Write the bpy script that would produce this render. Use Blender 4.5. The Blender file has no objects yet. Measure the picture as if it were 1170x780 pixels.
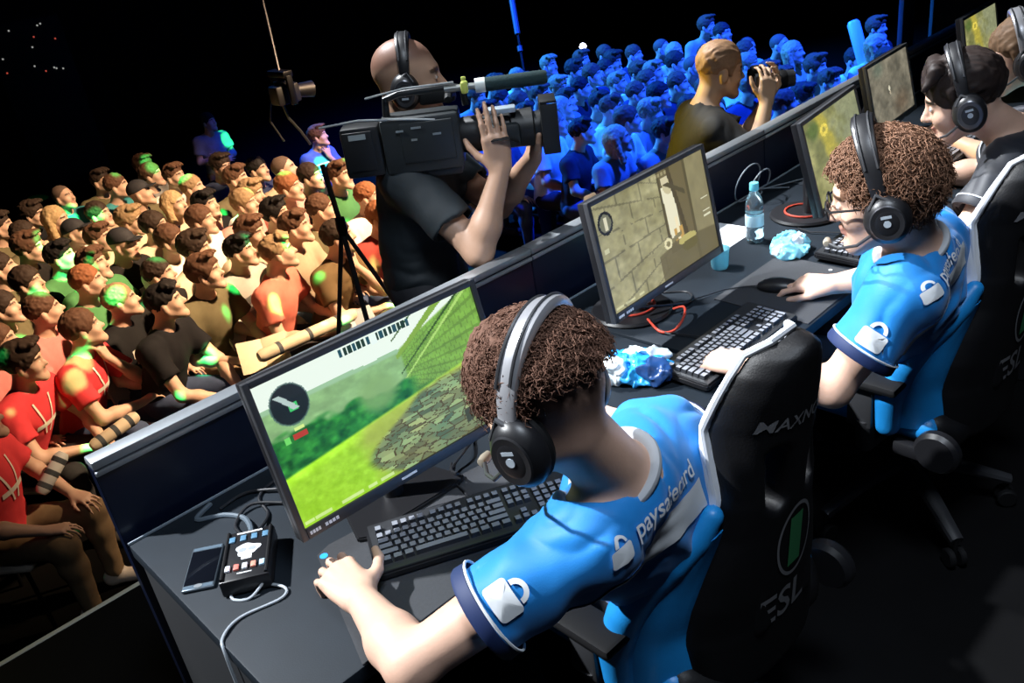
import bpy, bmesh, math, random
import numpy as np
from mathutils import Vector, Matrix
from mathutils.bvhtree import BVHTree

PI = math.pi
scene = bpy.context.scene
COL = scene.collection
V3 = lambda *a: np.array(a, dtype=float)

# ---------------------------------------------------------------- camera
def add_camera():
    yaw, pitch, roll = 0.6916, 0.4663, -0.1567
    f = V3(math.sin(yaw) * math.cos(pitch), math.cos(yaw) * math.cos(pitch), -math.sin(pitch))
    r = V3(math.cos(yaw), -math.sin(yaw), 0.0)
    u = np.cross(r, f)
    r2 = math.cos(roll) * r + math.sin(roll) * u
    u2 = -math.sin(roll) * r + math.cos(roll) * u
    cd = bpy.data.cameras.new('camera')
    cd.sensor_width = 36.0
    cd.lens = 1002.0 / 1170.0 * 36.0
    cd.clip_start = 0.05
    cd.clip_end = 120.0
    o = bpy.data.objects.new('camera', cd)
    COL.objects.link(o)
    m = Matrix(((r2[0], u2[0], -f[0], -0.329), (r2[1], u2[1], -f[1], -1.888), (r2[2], u2[2], -f[2], 1.956), (0, 0, 0, 1)))
    o.matrix_world = m
    scene.camera = o
add_camera()

# ---------------------------------------------------------------- world, view
w = bpy.data.worlds.new('dark_hall')
scene.world = w
w.use_nodes = True
w.node_tree.nodes['Background'].inputs[0].default_value = (0.16, 0.32, 1.0, 1)
w.node_tree.nodes['Background'].inputs[1].default_value = 0.006
scene.view_settings.view_transform = 'Standard'
scene.view_settings.look = 'None'
scene.view_settings.exposure = 0.0
scene.view_settings.gamma = 1.0
scene.view_settings.use_curve_mapping = False

# ---------------------------------------------------------------- stage lighting
def look_at(o, target):
    d = Vector(target) - o.location
    o.rotation_euler = d.to_track_quat('-Z', 'Y').to_euler()

def spot(name, loc, target, power, color, angle, blend=0.4, size=0.12):
    ld = bpy.data.lights.new(name, 'SPOT')
    ld.energy = power
    ld.color = color
    ld.spot_size = math.radians(angle)
    ld.spot_blend = blend
    ld.shadow_soft_size = size
    o = bpy.data.objects.new(name, ld)
    COL.objects.link(o)
    o.location = loc
    look_at(o, target)
    return o

# cool white key lights on the front truss, on the players
spot('player_key_light', (-2.5, 2.7, 5.6), (0.60, -0.98, 0.9), 4600, (0.92, 0.96, 1.0), 25, 0.35, 0.10)
spot('player_key_light', (0.9, 3.0, 5.6), (1.85, -0.98, 0.9), 3200, (0.92, 0.96, 1.0), 24, 0.35, 0.10)
spot('player_key_light', (2.2, 3.2, 5.6), (3.15, -0.85, 0.9), 3000, (0.92, 0.96, 1.0), 24, 0.35, 0.10)
# soft cool top light above the desks
spot('player_top_light', (0.2, -2.0, 4.6), (1.2, -0.8, 0.9), 420, (0.78, 0.88, 1.0), 60, 0.8, 0.5)
# warm light on the near block of the audience
spot('warm_audience_light', (6.0, 0.4, 5.0), (2.1, 5.1, -0.5), 9200, (1.0, 0.68, 0.41), 46, 0.9, 0.15)
# blue wash on the far block of the audience
spot('blue_audience_light', (7.6, 1.2, 6.6), (8.4, 5.0, -0.6), 19000, (0.006, 0.055, 1.0), 66, 0.5, 0.3)
spot('blue_audience_light', (4.2, 12.0, 6.0), (9.0, 4.6, -0.6), 24000, (0.02, 0.22, 1.0), 60, 0.6, 0.3)
spot('blue_crane_light', (6.0, 4.0, 5.5), (3.5, 5.6, 0.5), 120, (0.02, 0.10, 1.0), 16, 0.5, 0.2)
# amber light that catches the photographer's back
spot('amber_side_light', (1.5, 3.0, 1.9), (3.05, 0.55, 1.0), 420, (1.0, 0.72, 0.04), 16, 0.4, 0.08)

spot('stage_edge_fill', (-1.6, 2.8, 1.6), (-0.1, 0.93, 0.0), 26, (1.0, 0.85, 0.35), 26, 0.6, 0.1)  # added fill spot that brightens the edge strip, no real fixture

def gobo_light():
    """green pattern projector: the cone of light is cut into small patches by a gobo"""
    o = spot('green_pattern_light', (3.15, -0.25, 5.6), (2.2, 5.6, -0.4), 34000, (0.03, 1.0, 0.22), 44, 0.3, 0.02)
    ld = o.data
    ld.use_nodes = True
    nt = ld.node_tree
    em = nt.nodes['Emission']
    tc = nt.nodes.new('ShaderNodeTexCoord')
    vo = nt.nodes.new('ShaderNodeTexVoronoi')
    vo.inputs['Scale'].default_value = 27.0
    vo.inputs['Randomness'].default_value = 1.0
    rp = nt.nodes.new('ShaderNodeMath'); rp.operation = 'LESS_THAN'
    rp.inputs[1].default_value = 0.235
    nt.links.new(tc.outputs['Normal'], vo.inputs['Vector'])
    nt.links.new(vo.outputs['Distance'], rp.inputs[0])
    nt.links.new(rp.outputs[0], em.inputs['Strength'])
    em.inputs['Color'].default_value = (1, 1, 1, 1)
gobo_light()

# ---------------------------------------------------------------- materials
MATS = {}
def mat(name, color, rough=0.6, metal=0.0, spec=0.5, noise=0.0, nscale=30.0, bump=0.0, bscale=80.0, emit=0.0, sheen=0.0, trans=0.0, attr=None, coat=0.0):
    if name in MATS:
        return MATS[name]
    m = bpy.data.materials.new(name)
    m.use_nodes = True
    nt = m.node_tree
    b = nt.nodes['Principled BSDF']
    col = (*color, 1.0)
    b.inputs['Base Color'].default_value = col
    b.inputs['Roughness'].default_value = rough
    b.inputs['Metallic'].default_value = metal
    b.inputs['Specular IOR Level'].default_value = spec
    b.inputs['Sheen Weight'].default_value = sheen
    b.inputs['Transmission Weight'].default_value = trans
    b.inputs['Coat Weight'].default_value = coat
    src = None
    if attr:
        at = nt.nodes.new('ShaderNodeAttribute'); at.attribute_name = attr
        src = at.outputs['Color']
    if noise > 0:
        tc = nt.nodes.new('ShaderNodeTexCoord')
        nz = nt.nodes.new('ShaderNodeTexNoise'); nz.inputs['Scale'].default_value = nscale; nz.inputs['Detail'].default_value = 4
        nt.links.new(tc.outputs['Object'], nz.inputs['Vector'])
        mr = nt.nodes.new('ShaderNodeMapRange'); mr.inputs[3].default_value = 1 - noise; mr.inputs[4].default_value = 1 + noise
        nt.links.new(nz.outputs['Fac'], mr.inputs[0])
        mx = nt.nodes.new('ShaderNodeMix'); mx.data_type = 'RGBA'; mx.blend_type = 'MULTIPLY'; mx.inputs[0].default_value = 1.0
        if src is not None:
            nt.links.new(src, mx.inputs[6])
        else:
            mx.inputs[6].default_value = col
        nt.links.new(mr.outputs[0], mx.inputs[7])
        src = mx.outputs[2]
    if src is not None:
        nt.links.new(src, b.inputs['Base Color'])
    if bump > 0:
        tc2 = nt.nodes.new('ShaderNodeTexCoord')
        n2 = nt.nodes.new('ShaderNodeTexNoise'); n2.inputs['Scale'].default_value = bscale; n2.inputs['Detail'].default_value = 3
        nt.links.new(tc2.outputs['Object'], n2.inputs['Vector'])
        bp = nt.nodes.new('ShaderNodeBump'); bp.inputs['Strength'].default_value = bump; bp.inputs['Distance'].default_value = 0.004
        nt.links.new(n2.outputs['Fac'], bp.inputs['Height'])
        nt.links.new(bp.outputs[0], b.inputs['Normal'])
    if emit > 0:
        if src is not None:
            nt.links.new(src, b.inputs['Emission Color'])
        else:
            b.inputs['Emission Color'].default_value = col
        b.inputs['Emission Strength'].default_value = emit
    MATS[name] = m
    return m

def screen_mat():
    if 'screen_image' in MATS:
        return MATS['screen_image']
    m = bpy.data.materials.new('screen_image')
    m.use_nodes = True
    nt = m.node_tree
    b = nt.nodes['Principled BSDF']
    at = nt.nodes.new('ShaderNodeAttribute'); at.attribute_name = 'Col'
    b.inputs['Base Color'].default_value = (0.01, 0.01, 0.01, 1)
    b.inputs['Roughness'].default_value = 0.45
    nt.links.new(at.outputs['Color'], b.inputs['Emission Color'])
    b.inputs['Emission Strength'].default_value = 1.0
    MATS['screen_image'] = m
    return m

# ---------------------------------------------------------------- objects, tags
def tag(o, label=None, cat=None, group=None, kind=None):
    if label: o['label'] = label
    if cat: o['category'] = cat
    if group: o['group'] = group
    if kind: o['kind'] = kind
    return o

def thing(name, label, cat, loc=(0, 0, 0), rz=0.0, group=None, M=None):
    o = bpy.data.objects.new(name, None)
    o.empty_display_size = 0.1
    COL.objects.link(o)
    if M is not None:
        o.matrix_world = M
    else:
        o.location = loc
        o.rotation_euler = (0, 0, rz)
    tag(o, label, cat, group)
    return o

def mesh_np(name, v, f):
    """v (n,3), f (m,4) or (m,3) arrays"""
    me = bpy.data.meshes.new(name)
    v = np.ascontiguousarray(v, dtype=np.float32)
    f = np.ascontiguousarray(f, dtype=np.int32)
    k = f.shape[1]
    me.vertices.add(len(v)); me.vertices.foreach_set('co', v.ravel())
    me.loops.add(f.size); me.loops.foreach_set('vertex_index', f.ravel())
    me.polygons.add(len(f))
    me.polygons.foreach_set('loop_start', np.arange(0, f.size, k, dtype=np.int32))
    me.polygons.foreach_set('loop_total', np.full(len(f), k, dtype=np.int32))
    me.polygons.foreach_set('use_smooth', np.ones(len(f), dtype=bool))
    me.update(calc_edges=True)
    me.validate()
    return me

def link(name, me, material, parent=None, loc=None):
    o = bpy.data.objects.new(name, me)
    COL.objects.link(o)
    if material is not None and len(me.materials) == 0:
        me.materials.append(material)
    if parent is not None:
        o.parent = parent
    if loc is not None:
        o.location = loc
    return o

def copy_tree(o, parent=None):
    c = o.copy()
    COL.objects.link(c)
    if parent is not None:
        c.parent = parent
    for ch in list(o.children):
        copy_tree(ch, c)
    return c

class MB:
    """collects shapes into one mesh"""
    def __init__(s):
        s.bm = bmesh.new()
    def _x(s, vs, M):
        if M is not None:
            for v in vs: v.co = M @ v.co
    def box(s, c, size, bevel=0.0, M=None, seg=2):
        t = bmesh.new()
        r = bmesh.ops.create_cube(t, size=1.0)
        for v in t.verts:
            v.co = Vector((v.co.x * size[0], v.co.y * size[1], v.co.z * size[2]))
        if bevel > 0:
            bmesh.ops.bevel(t, geom=list(t.edges), offset=bevel, segments=seg, affect='EDGES', profile=0.5)
        for v in t.verts: v.co += Vector(c)
        s.merge(t, M)
    def merge(s, t, M=None):
        if M is not None:
            bmesh.ops.transform(t, matrix=M, verts=t.verts)
        m = {}
        for v in t.verts: m[v] = s.bm.verts.new(v.co)
        for f in t.faces:
            try:
                nf = s.bm.faces.new([m[v] for v in f.verts]); nf.smooth = f.smooth
            except ValueError: pass
        t.free()
    def raw(s, v, f, smooth=True):
        vs = [s.bm.verts.new(Vector(p)) for p in v]
        for q in f:
            try:
                nf = s.bm.faces.new([vs[i] for i in q]); nf.smooth = smooth
            except ValueError: pass
    def tube(s, path, r, n=8, closed=False, cap=True, flat=1.0):
        P = [np.array(p, float) for p in path]
        m = len(P)
        rs = r if hasattr(r, '__len__') else [r] * m
        T = []
        for i in range(m):
            a = P[(i - 1) % m] if (closed or i > 0) else P[i]
            b = P[(i + 1) % m] if (closed or i < m - 1) else P[i]
            t = b - a; T.append(t / (np.linalg.norm(t) + 1e-9))
        up = V3(0, 0, 1) if abs(T[0][2]) < 0.9 else V3(1, 0, 0)
        N = np.cross(T[0], up); N /= np.linalg.norm(N)
        vs, fs = [], []
        for i in range(m):
            N = N - T[i] * (N @ T[i]); N /= np.linalg.norm(N) + 1e-9
            B = np.cross(T[i], N)
            for k in range(n):
                a = 2 * PI * k / n
                vs.append(P[i] + rs[i] * (math.cos(a) * N + flat * math.sin(a) * B))
        for i in range(m if closed else m - 1):
            j = (i + 1) % m
            for k in range(n):
                fs.append((i * n + k, i * n + (k + 1) % n, j * n + (k + 1) % n, j * n + k))
        if cap and not closed:
            fs.append(tuple(range(n - 1, -1, -1)))
            fs.append(tuple((m - 1) * n + k for k in range(n)))
        s.raw(vs, fs)
    def lathe(s, prof, n=24, M=None, sx=1.0, sy=1.0):
        """prof: (r, z) list revolved about local z"""
        vs, fs = [], []
        m = len(prof)
        for (r, z) in prof:
            for k in range(n):
                a = 2 * PI * k / n
                vs.append(Vector((r * math.cos(a) * sx, r * math.sin(a) * sy, z)))
        if M is not None: vs = [M @ v for v in vs]
        for i in range(m - 1):
            for k in range(n):
                fs.append((i * n + k, i * n + (k + 1) % n, (i + 1) * n + (k + 1) % n, (i + 1) * n + k))
        if prof[0][0] > 1e-6: fs.append(tuple(range(n - 1, -1, -1)))
        if prof[-1][0] > 1e-6: fs.append(tuple((m - 1) * n + k for k in range(n)))
        s.raw(vs, fs)
        if prof[0][0] <= 1e-6 or prof[-1][0] <= 1e-6:
            bmesh.ops.remove_doubles(s.bm, verts=s.bm.verts, dist=1e-6)
    def prism(s, poly, z0, z1, M=None, bevel=0.0):
        """2D polygon (x, y) extruded along z"""
        t = bmesh.new()
        vs = [t.verts.new((p[0], p[1], z0)) for p in poly]
        f = t.faces.new(vs)
        r = bmesh.ops.extrude_face_region(t, geom=[f])
        for v in r['geom']:
            if isinstance(v, bmesh.types.BMVert): v.co.z = z1
        bmesh.ops.recalc_face_normals(t, faces=t.faces)
        if bevel > 0:
            bmesh.ops.bevel(t, geom=list(t.edges), offset=bevel, segments=2, affect='EDGES')
        s.merge(t, M)
    def build(s, name, material, parent=None, loc=None, auto=35):
        bmesh.ops.recalc_face_normals(s.bm, faces=s.bm.faces)
        if auto:
            ca = math.radians(auto)
            for f in s.bm.faces: f.smooth = True
            for e in s.bm.edges:
                if len(e.link_faces) == 2:
                    if e.calc_face_angle(0) > ca: e.smooth = False
        me = bpy.data.meshes.new(name)
        s.bm.to_mesh(me); s.bm.free()
        return link(name, me, material, parent, loc)

# ---------------------------------------------------------------- implicit surfaces
def nrm(v):
    v = np.array(v, float); return v / (np.linalg.norm(v) + 1e-12)

def frame(f, u):
    """columns: right, forward, up"""
    f = nrm(f); s = nrm(np.cross(f, u)); u = np.cross(s, f)
    return np.array([s, f, u]).T

def C(a, b, ra, rb=None, flat=None, cuts=()):
    a = np.array(a, float); b = np.array(b, float); rb = ra if rb is None else rb
    R = max(ra, rb)
    lo = np.minimum(a, b) - R; hi = np.maximum(a, b) + R
    ba = b - a; L = ba @ ba + 1e-12
    def fn(X, Y, Z):
        px, py, pz = X - a[0], Y - a[1], Z - a[2]
        t = np.clip((px * ba[0] + py * ba[1] + pz * ba[2]) / L, 0, 1)
        qx, qy, qz = px - t * ba[0], py - t * ba[1], pz - t * ba[2]
        if flat is not None:
            ax, k = flat
            h = (qx * ax[0] + qy * ax[1] + qz * ax[2]) * (k - 1)
            qx, qy, qz = qx + h * ax[0], qy + h * ax[1], qz + h * ax[2]
        return np.sqrt(qx * qx + qy * qy + qz * qz) - (ra + (rb - ra) * t)
    return (fn, lo, hi, cuts)

def EL(c, r, M=None, cuts=()):
    c = np.array(c, float); r = np.array(r, float)
    M = np.eye(3) if M is None else M
    ext = np.sqrt(((M * r) ** 2).sum(1))
    def fn(X, Y, Z):
        px, py, pz = X - c[0], Y - c[1], Z - c[2]
        k0 = 0; k1 = 0
        for i in range(3):
            q = px * M[0, i] + py * M[1, i] + pz * M[2, i]
            k0 = k0 + (q / r[i]) ** 2; k1 = k1 + (q / r[i] ** 2) ** 2
        k0 = np.sqrt(k0); k1 = np.sqrt(k1) + 1e-9
        return k0 * (k0 - 1) / k1
    return (fn, c - ext, c + ext, cuts)

def BX(c, half, M=None, rad=0.01, cuts=()):
    c = np.array(c, float); half = np.array(half, float)
    M = np.eye(3) if M is None else M
    ext = np.abs(M) @ half
    hh = half - rad
    def fn(X, Y, Z):
        px, py, pz = X - c[0], Y - c[1], Z - c[2]
        s2 = 0; mx = None
        for i in range(3):
            q = np.abs(px * M[0, i] + py * M[1, i] + pz * M[2, i]) - hh[i]
            s2 = s2 + np.maximum(q, 0) ** 2
            mx = q if mx is None else np.maximum(mx, q)
        return np.sqrt(s2) + np.minimum(mx, 0) - rad
    return (fn, c - ext, c + ext, cuts)

def vnoise(X, Y, Z, seed=0):
    rs = np.random.RandomState(seed)
    T = rs.rand(32, 32, 32).astype(np.float32)
    xi, yi, zi = np.floor(X).astype(int), np.floor(Y).astype(int), np.floor(Z).astype(int)
    fx, fy, fz = X - xi, Y - yi, Z - zi
    fx, fy, fz = (t * t * (3 - 2 * t) for t in (fx, fy, fz))
    g = lambda a, b, c: T[(xi + a) & 31, (yi + b) & 31, (zi + c) & 31]
    x0 = (g(0, 0, 0) * (1 - fx) + g(1, 0, 0) * fx) * (1 - fy) + (g(0, 1, 0) * (1 - fx) + g(1, 1, 0) * fx) * fy
    x1 = (g(0, 0, 1) * (1 - fx) + g(1, 0, 1) * fx) * (1 - fy) + (g(0, 1, 1) * (1 - fx) + g(1, 1, 1) * fx) * fy
    return (x0 * (1 - fz) + x1 * fz) * 2 - 1

def surface(ops, h, noise=None):
    """ops: list of (sign, prim, k). Returns verts, quads of one continuous surface."""
    lo = np.min([p[1] - k * 0.3 for s, p, k in ops if s > 0], axis=0) - 3 * h
    hi = np.max([p[2] + k * 0.3 for s, p, k in ops if s > 0], axis=0) + 3 * h
    n = np.ceil((hi - lo) / h).astype(int) + 1
    D = np.full(n, 0.5, dtype=np.float32)
    ax = [(lo[i] + h * np.arange(n[i])).astype(np.float32) for i in range(3)]
    for s, (fn, plo, phi, cuts), k in ops:
        pad = k + 3 * h
        i0 = np.clip(np.floor((plo - pad - lo) / h).astype(int), 0, n - 1)
        i1 = np.clip(np.ceil((phi + pad - lo) / h).astype(int) + 1, 1, n)
        if np.any(i1 <= i0): continue
        sl = tuple(slice(i0[i], i1[i]) for i in range(3))
        X = ax[0][sl[0]][:, None, None]; Y = ax[1][sl[1]][None, :, None]; Z = ax[2][sl[2]][None, None, :]
        d = fn(X, Y, Z).astype(np.float32)
        for (pt, nn) in cuts:
            d = np.maximum(d, (X - pt[0]) * nn[0] + (Y - pt[1]) * nn[1] + (Z - pt[2]) * nn[2])
        A = D[sl]
        if s > 0:
            if k > 0:
                q = np.maximum(k - np.abs(A - d), 0) / k
                D[sl] = np.minimum(A, d) - q * q * k * 0.25
            else:
                D[sl] = np.minimum(A, d)
        else:
            if k > 0:
                q = np.maximum(k - np.abs(A + d), 0) / k
                D[sl] = np.maximum(A, -d) + q * q * k * 0.25
            else:
                D[sl] = np.maximum(A, -d)
    if noise is not None:
        I = np.nonzero(np.abs(D) < 0.03)
        P = [lo[i] + h * I[i] for i in range(3)]
        D[I] += noise(*P).astype(np.float32)
    S = D < 0
    cs = np.zeros(n - 1, dtype=np.uint8)
    for a in (0, 1):
        for b in (0, 1):
            for c in (0, 1):
                cs += S[a:n[0] - 1 + a, b:n[1] - 1 + b, c:n[2] - 1 + c]
    act = (cs > 0) & (cs < 8)
    ijk = np.array(np.nonzero(act)).T
    idx = np.full(n - 1, -1, dtype=np.int32)
    idx[act] = np.arange(len(ijk))
    acc = np.zeros((len(ijk), 3)); cnt = np.zeros(len(ijk))
    cor = [(a, b, c) for a in (0, 1) for b in (0, 1) for c in (0, 1)]
    vals = {c: D[ijk[:, 0] + c[0], ijk[:, 1] + c[1], ijk[:, 2] + c[2]] for c in cor}
    for c in cor:
        for d in range(3):
            if c[d] == 0:
                e = list(c); e[d] = 1; e = tuple(e)
                v0, v1 = vals[c], vals[e]
                m = (v0 < 0) != (v1 < 0)
                t = np.where(m, v0 / np.where(m, v0 - v1, 1), 0)
                p = np.tile(np.array(c, float), (len(ijk), 1)); p[:, d] = t
                acc[m] += p[m]; cnt[m] += 1
    verts = lo + h * (ijk + acc / cnt[:, None])
    quads = []
    for d in range(3):
        e, g = (d + 1) % 3, (d + 2) % 3
        sl0 = [slice(None)] * 3; sl1 = [slice(None)] * 3
        sl0[d] = slice(0, n[d] - 1); sl1[d] = slice(1, n[d])
        ch = S[tuple(sl0)] != S[tuple(sl1)]
        w_ = np.array(np.nonzero(ch)).T
        w_ = w_[(w_[:, e] > 0) & (w_[:, g] > 0) & (w_[:, e] < n[e] - 1) & (w_[:, g] < n[g] - 1)]
        def cell(oe, og):
            q = w_.copy(); q[:, e] += oe; q[:, g] += og
            return idx[q[:, 0], q[:, 1], q[:, 2]]
        a, b, c, dd = cell(-1, -1), cell(0, -1), cell(0, 0), cell(-1, 0)
        ins = S[w_[:, 0], w_[:, 1], w_[:, 2]]
        Q = np.stack([a, b, c, dd], 1)
        Q[~ins] = Q[~ins][:, ::-1]
        quads.append(Q)
    Q = np.concatenate(quads)
    Q = Q[(Q >= 0).all(1)]
    return verts, Q

def relax(v, f, it=1, lam=0.5):
    """light smoothing of a quad surface"""
    for _ in range(it):
        s = np.zeros_like(v); c = np.zeros(len(v))
        for a, b in ((0, 1), (1, 2), (2, 3), (3, 0)):
            np.add.at(s, f[:, a], v[f[:, b]]); np.add.at(c, f[:, a], 1)
            np.add.at(s, f[:, b], v[f[:, a]]); np.add.at(c, f[:, b], 1)
        v = v * (1 - lam) + lam * s / np.maximum(c, 1)[:, None]
    return v

def sdf_obj(name, ops, h, material, parent, org=(0, 0, 0), noise=None, it=1):
    v, f = surface(ops, h, noise)
    if it: v = relax(v, f, it)
    me = mesh_np(name, v - np.array(org), f)
    return link(name, me, material, parent)
# ---------------------------------------------------------------- people
def torso(J, inf=0.0, sc=1.0):
    pel, nb = np.array(J['pel']), np.array(J['nb'])
    sL, sR = np.array(J['shL']), np.array(J['shR'])
    s = nrm(sR - sL); up = nrm(nb - pel); f = nrm(np.cross(up, s)); s = np.cross(f, up)
    M = np.array([s, f, up]).T
    ctl = np.array(J.get('spine', (pel + nb) / 2 - f * 0.015))
    def mid(t): return (1 - t) ** 2 * pel + 2 * t * (1 - t) * ctl + t * t * nb
    i = inf; wv = np.array((J.get('wsc', 1.0), 1, 1))
    sh = 0.5 * (sL + sR)
    ops = [(1, EL(pel, np.array((.165, .125, .12)) * wv * sc + i, M), .05),
           (1, EL(mid(.24), np.array((.150, .112, .13)) * wv * sc + i, M), .06),
           (1, EL(mid(.48) + f * .015, np.array((.155, .108, .14)) * (wv * .4 + .6) * sc + i, M), .06),
           (1, EL(mid(.72) + f * .025, np.array((.168, .112, .14)) * sc + i, M), .06),
           (1, C(sL * .88 + sh * .12, sR * .88 + sh * .12, .062 * sc + i), .05),
           (1, C(sL, nb + up * .01, .052 * sc + i, .050 * sc + i), .05),
           (1, C(sR, nb + up * .01, .052 * sc + i, .050 * sc + i), .05)]
    return ops, M

def head_ops(c, M, s=1.0, neck=None, detail=True):
    P = lambda x, y, z: c + M @ (V3(x, y, z) * s)
    r = lambda *a: np.array(a) * s
    o = [(1, EL(P(0, -.012, .045), r(.076, .098, .088), M), 0),
         (1, EL(P(0, .040, -.01), r(.062, .055, .085), M), .03 * s),
         (1, C(P(0, .045, -.06), P(0, .072, -.092), .034 * s, .022 * s), .03 * s),
         (1, C(P(.050, .0, -.045), P(.016, .075, -.092), .020 * s, .016 * s), .03 * s),
         (1, C(P(-.050, .0, -.045), P(-.016, .075, -.092), .020 * s, .016 * s), .03 * s),
         (1, EL(P(.036, .062, -.022), r(.026, .026, .024), M), .02 * s),
         (1, EL(P(-.036, .062, -.022), r(.026, .026, .024), M), .02 * s),
         (1, EL(P(0, .078, .036), r(.048, .018, .013), M), .02 * s)]
    if neck is not None:
        a = np.array(neck)
        o.append((1, C(P(0, -.028, -.04), a + nrm(a - c) * .03, .056 * s, .064 * s), .035 * s))
    o += [(-1, EL(P(.031, .100, .014), r(.017, .014, .011), M), .012 * s),
          (-1, EL(P(-.031, .100, .014), r(.017, .014, .011), M), .012 * s),
          (1, C(P(0, .088, .022), P(0, .112, -.018), .009 * s, .0125 * s), .012 * s),
          (1, EL(P(.011, .102, -.022), r(.008, .010, .007), M), .008 * s),
          (1, EL(P(-.011, .102, -.022), r(.008, .010, .007), M), .008 * s)]
    if detail:
        o += [(1, EL(P(0, .094, -.046), r(.023, .010, .0055), M), .006 * s),
              (1, EL(P(0, .092, -.057), r(.020, .010, .0065), M), .006 * s)]
        o += [(1, EL(P(.031, .086, .012), r(.012, .011, .0095), M), .003 * s),
              (1, EL(P(-.031, .086, .012), r(.012, .011, .0095), M), .003 * s)]
    for sx in (1, -1):
        o.append((1, EL(P(sx * .078, -.008, -.002), r(.011, .020, .031), M), .010 * s))
        if detail:
            o.append((-1, EL(P(sx * .091, -.003, .002), r(.006, .010, .017), M), .004 * s))
    return o

def hand_ops(w, f, n, t, s=1.0, curl=(.35, .5, .4), spread=.09, thumb=(.75, -.15), each=None, thumb_bend=.25):
    """w wrist, f along the hand, n out of the back of the hand, t towards the thumb"""
    w = np.array(w); f = nrm(f); n = nrm(np.array(n) - f * (np.array(n) @ f)); tt = np.cross(f, n)
    t = tt if tt @ np.array(t) > 0 else -tt
    P = lambda a, b, c: w + (f * a + t * b + n * c) * s
    ops = [(1, EL(P(.050, .0, 0), np.array((.052, .036, .015)) * s, np.array([f, t, n]).T), .02 * s)]
    fing = [(.092, .030, (.043, .027, .021), .0090), (.097, .010, (.047, .030, .022), .0092),
            (.092, -.010, (.043, .028, .021), .0088), (.083, -.029, (.034, .021, .018), .0078)]
    for q, (a, b, ls, r0) in enumerate(fing):
        ops.append((1, C(P(.008, b * .62, 0), P(a, b, .001), .0135 * s, (r0 + .0028) * s), .014 * s))
    for q, (a, b, ls, r0) in enumerate(fing):
        cu = curl if each is None else each[q]
        p = P(a, b, .001); ang = 0.0
        sp = spread * (1.4 - q)
        d0 = nrm(f * math.cos(sp) + t * math.sin(sp))
        for k in range(3):
            ang += cu[k]
            d = d0 * math.cos(ang) - n * math.sin(ang)
            p2 = p + d * ls[k] * s
            ops.append((1, C(p, p2, (r0 - .0008 * k) * s, (r0 - .0008 * (k + 1)) * s), .004 * s))
            p = p2
    for q, (a, b, ls, r0) in enumerate(fing):
        ops.append((1, EL(P(a - .001, b, .0065), np.array((.009, .0085, .0085)) * s), .006 * s))
        ops.append((1, C(P(.03, b * .7, .009), P(a - .012, b, .009), .0035 * s, .0035 * s), .008 * s))
    p = P(.022, .026, -.006); ang = thumb[0]
    for k, (L, r0) in enumerate(((.040, .0135), (.033, .0112), (.026, .0098))):
        d = nrm(f * math.cos(ang) + t * math.sin(ang) + n * thumb[1])
        p2 = p + d * L * s
        ops.append((1, C(p, p2, r0 * s, (r0 - .0015) * s), (.014 if k == 0 else .004) * s))
        p = p2; ang -= thumb_bend
    return ops

def arm_ops(sh, el, wr, s=1.0, inf=0.0, k=.03):
    sh, el, wr = (np.array(q) for q in (sh, el, wr))
    m1 = sh * .55 + el * .45; m2 = el * .68 + wr * .32
    return [(1, C(sh, m1, .056 * s + inf, .049 * s + inf), k), (1, C(m1, el, .049 * s + inf, .041 * s + inf), k),
            (1, C(el, m2, .041 * s + inf, .043 * s + inf), k), (1, C(m2, wr, .043 * s + inf, .028 * s + inf), k)]

def leg_ops(hip, kn, an, s=1.0, inf=0.0, k=.04):
    hip, kn, an = (np.array(q) for q in (hip, kn, an))
    m = kn * .7 + an * .3
    return [(1, C(hip, kn, .088 * s + inf, .060 * s + inf), k), (1, C(kn, m, .058 * s + inf, .056 * s + inf), k), (1, C(m, an, .056 * s + inf, .038 * s + inf), k)]

def foot_ops(an, toe, inf=0.0):
    an = np.array(an); toe = np.array(toe)
    heel = an + V3(0, 0, -.045) - nrm((toe - an) * V3(1, 1, 0)) * .03
    return [(1, C(an, heel, .038 + inf, .036 + inf), .03), (1, C(heel, toe, .036 + inf, .030 + inf), .03)]

def wrinkle(amp, seed, axis=(1.0, 1.0, 0.45), freq=14.0):
    def fn(X, Y, Z):
        wx = vnoise(X * 5, Y * 5, Z * 5, seed + 1) * 1.2
        a = vnoise(X * freq * axis[0] + wx, Y * freq * axis[1] + wx, Z * freq * axis[2] + wx * 2, seed)
        b = vnoise(X * 30 + wx, Y * 30, Z * 22 + wx, seed + 2)
        return amp * (1 - 2 * np.abs(a)) * 0.8 + amp * .22 * b
    return fn

def sleeve_ops(sh, el, t_end, inf=.018, s=1.0, flare=.012):
    """short sleeve, open at the hem"""
    sh, el = np.array(sh), np.array(el)
    e = sh + (el - sh) * t_end; d = nrm(el - sh)
    r0, r1 = .060 * s + inf, .050 * s + inf + flare
    ops = [(1, C(sh, e + d * .08, r0, r1 + .002, cuts=[(e, d)]), .045)]
    hole = (-1, C(e - d * .05, e + d * .05, r1 - .020, r1 - .016), 0)
    return ops, hole

def paint(o, fn):
    """own colour of the surface (lips, brows, cropped hair) as a vertex colour layer; fn(local coords) -> rgb"""
    me = o.data
    n = len(me.vertices)
    co = np.empty(n * 3, dtype=np.float32); me.vertices.foreach_get('co', co)
    rgb = fn(co.reshape(-1, 3).astype(float))
    at = me.attributes.new('Skin', 'FLOAT_COLOR', 'POINT')
    at.data.foreach_set('color', np.concatenate([rgb, np.ones((n, 1))], 1).astype(np.float32).ravel())

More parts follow.
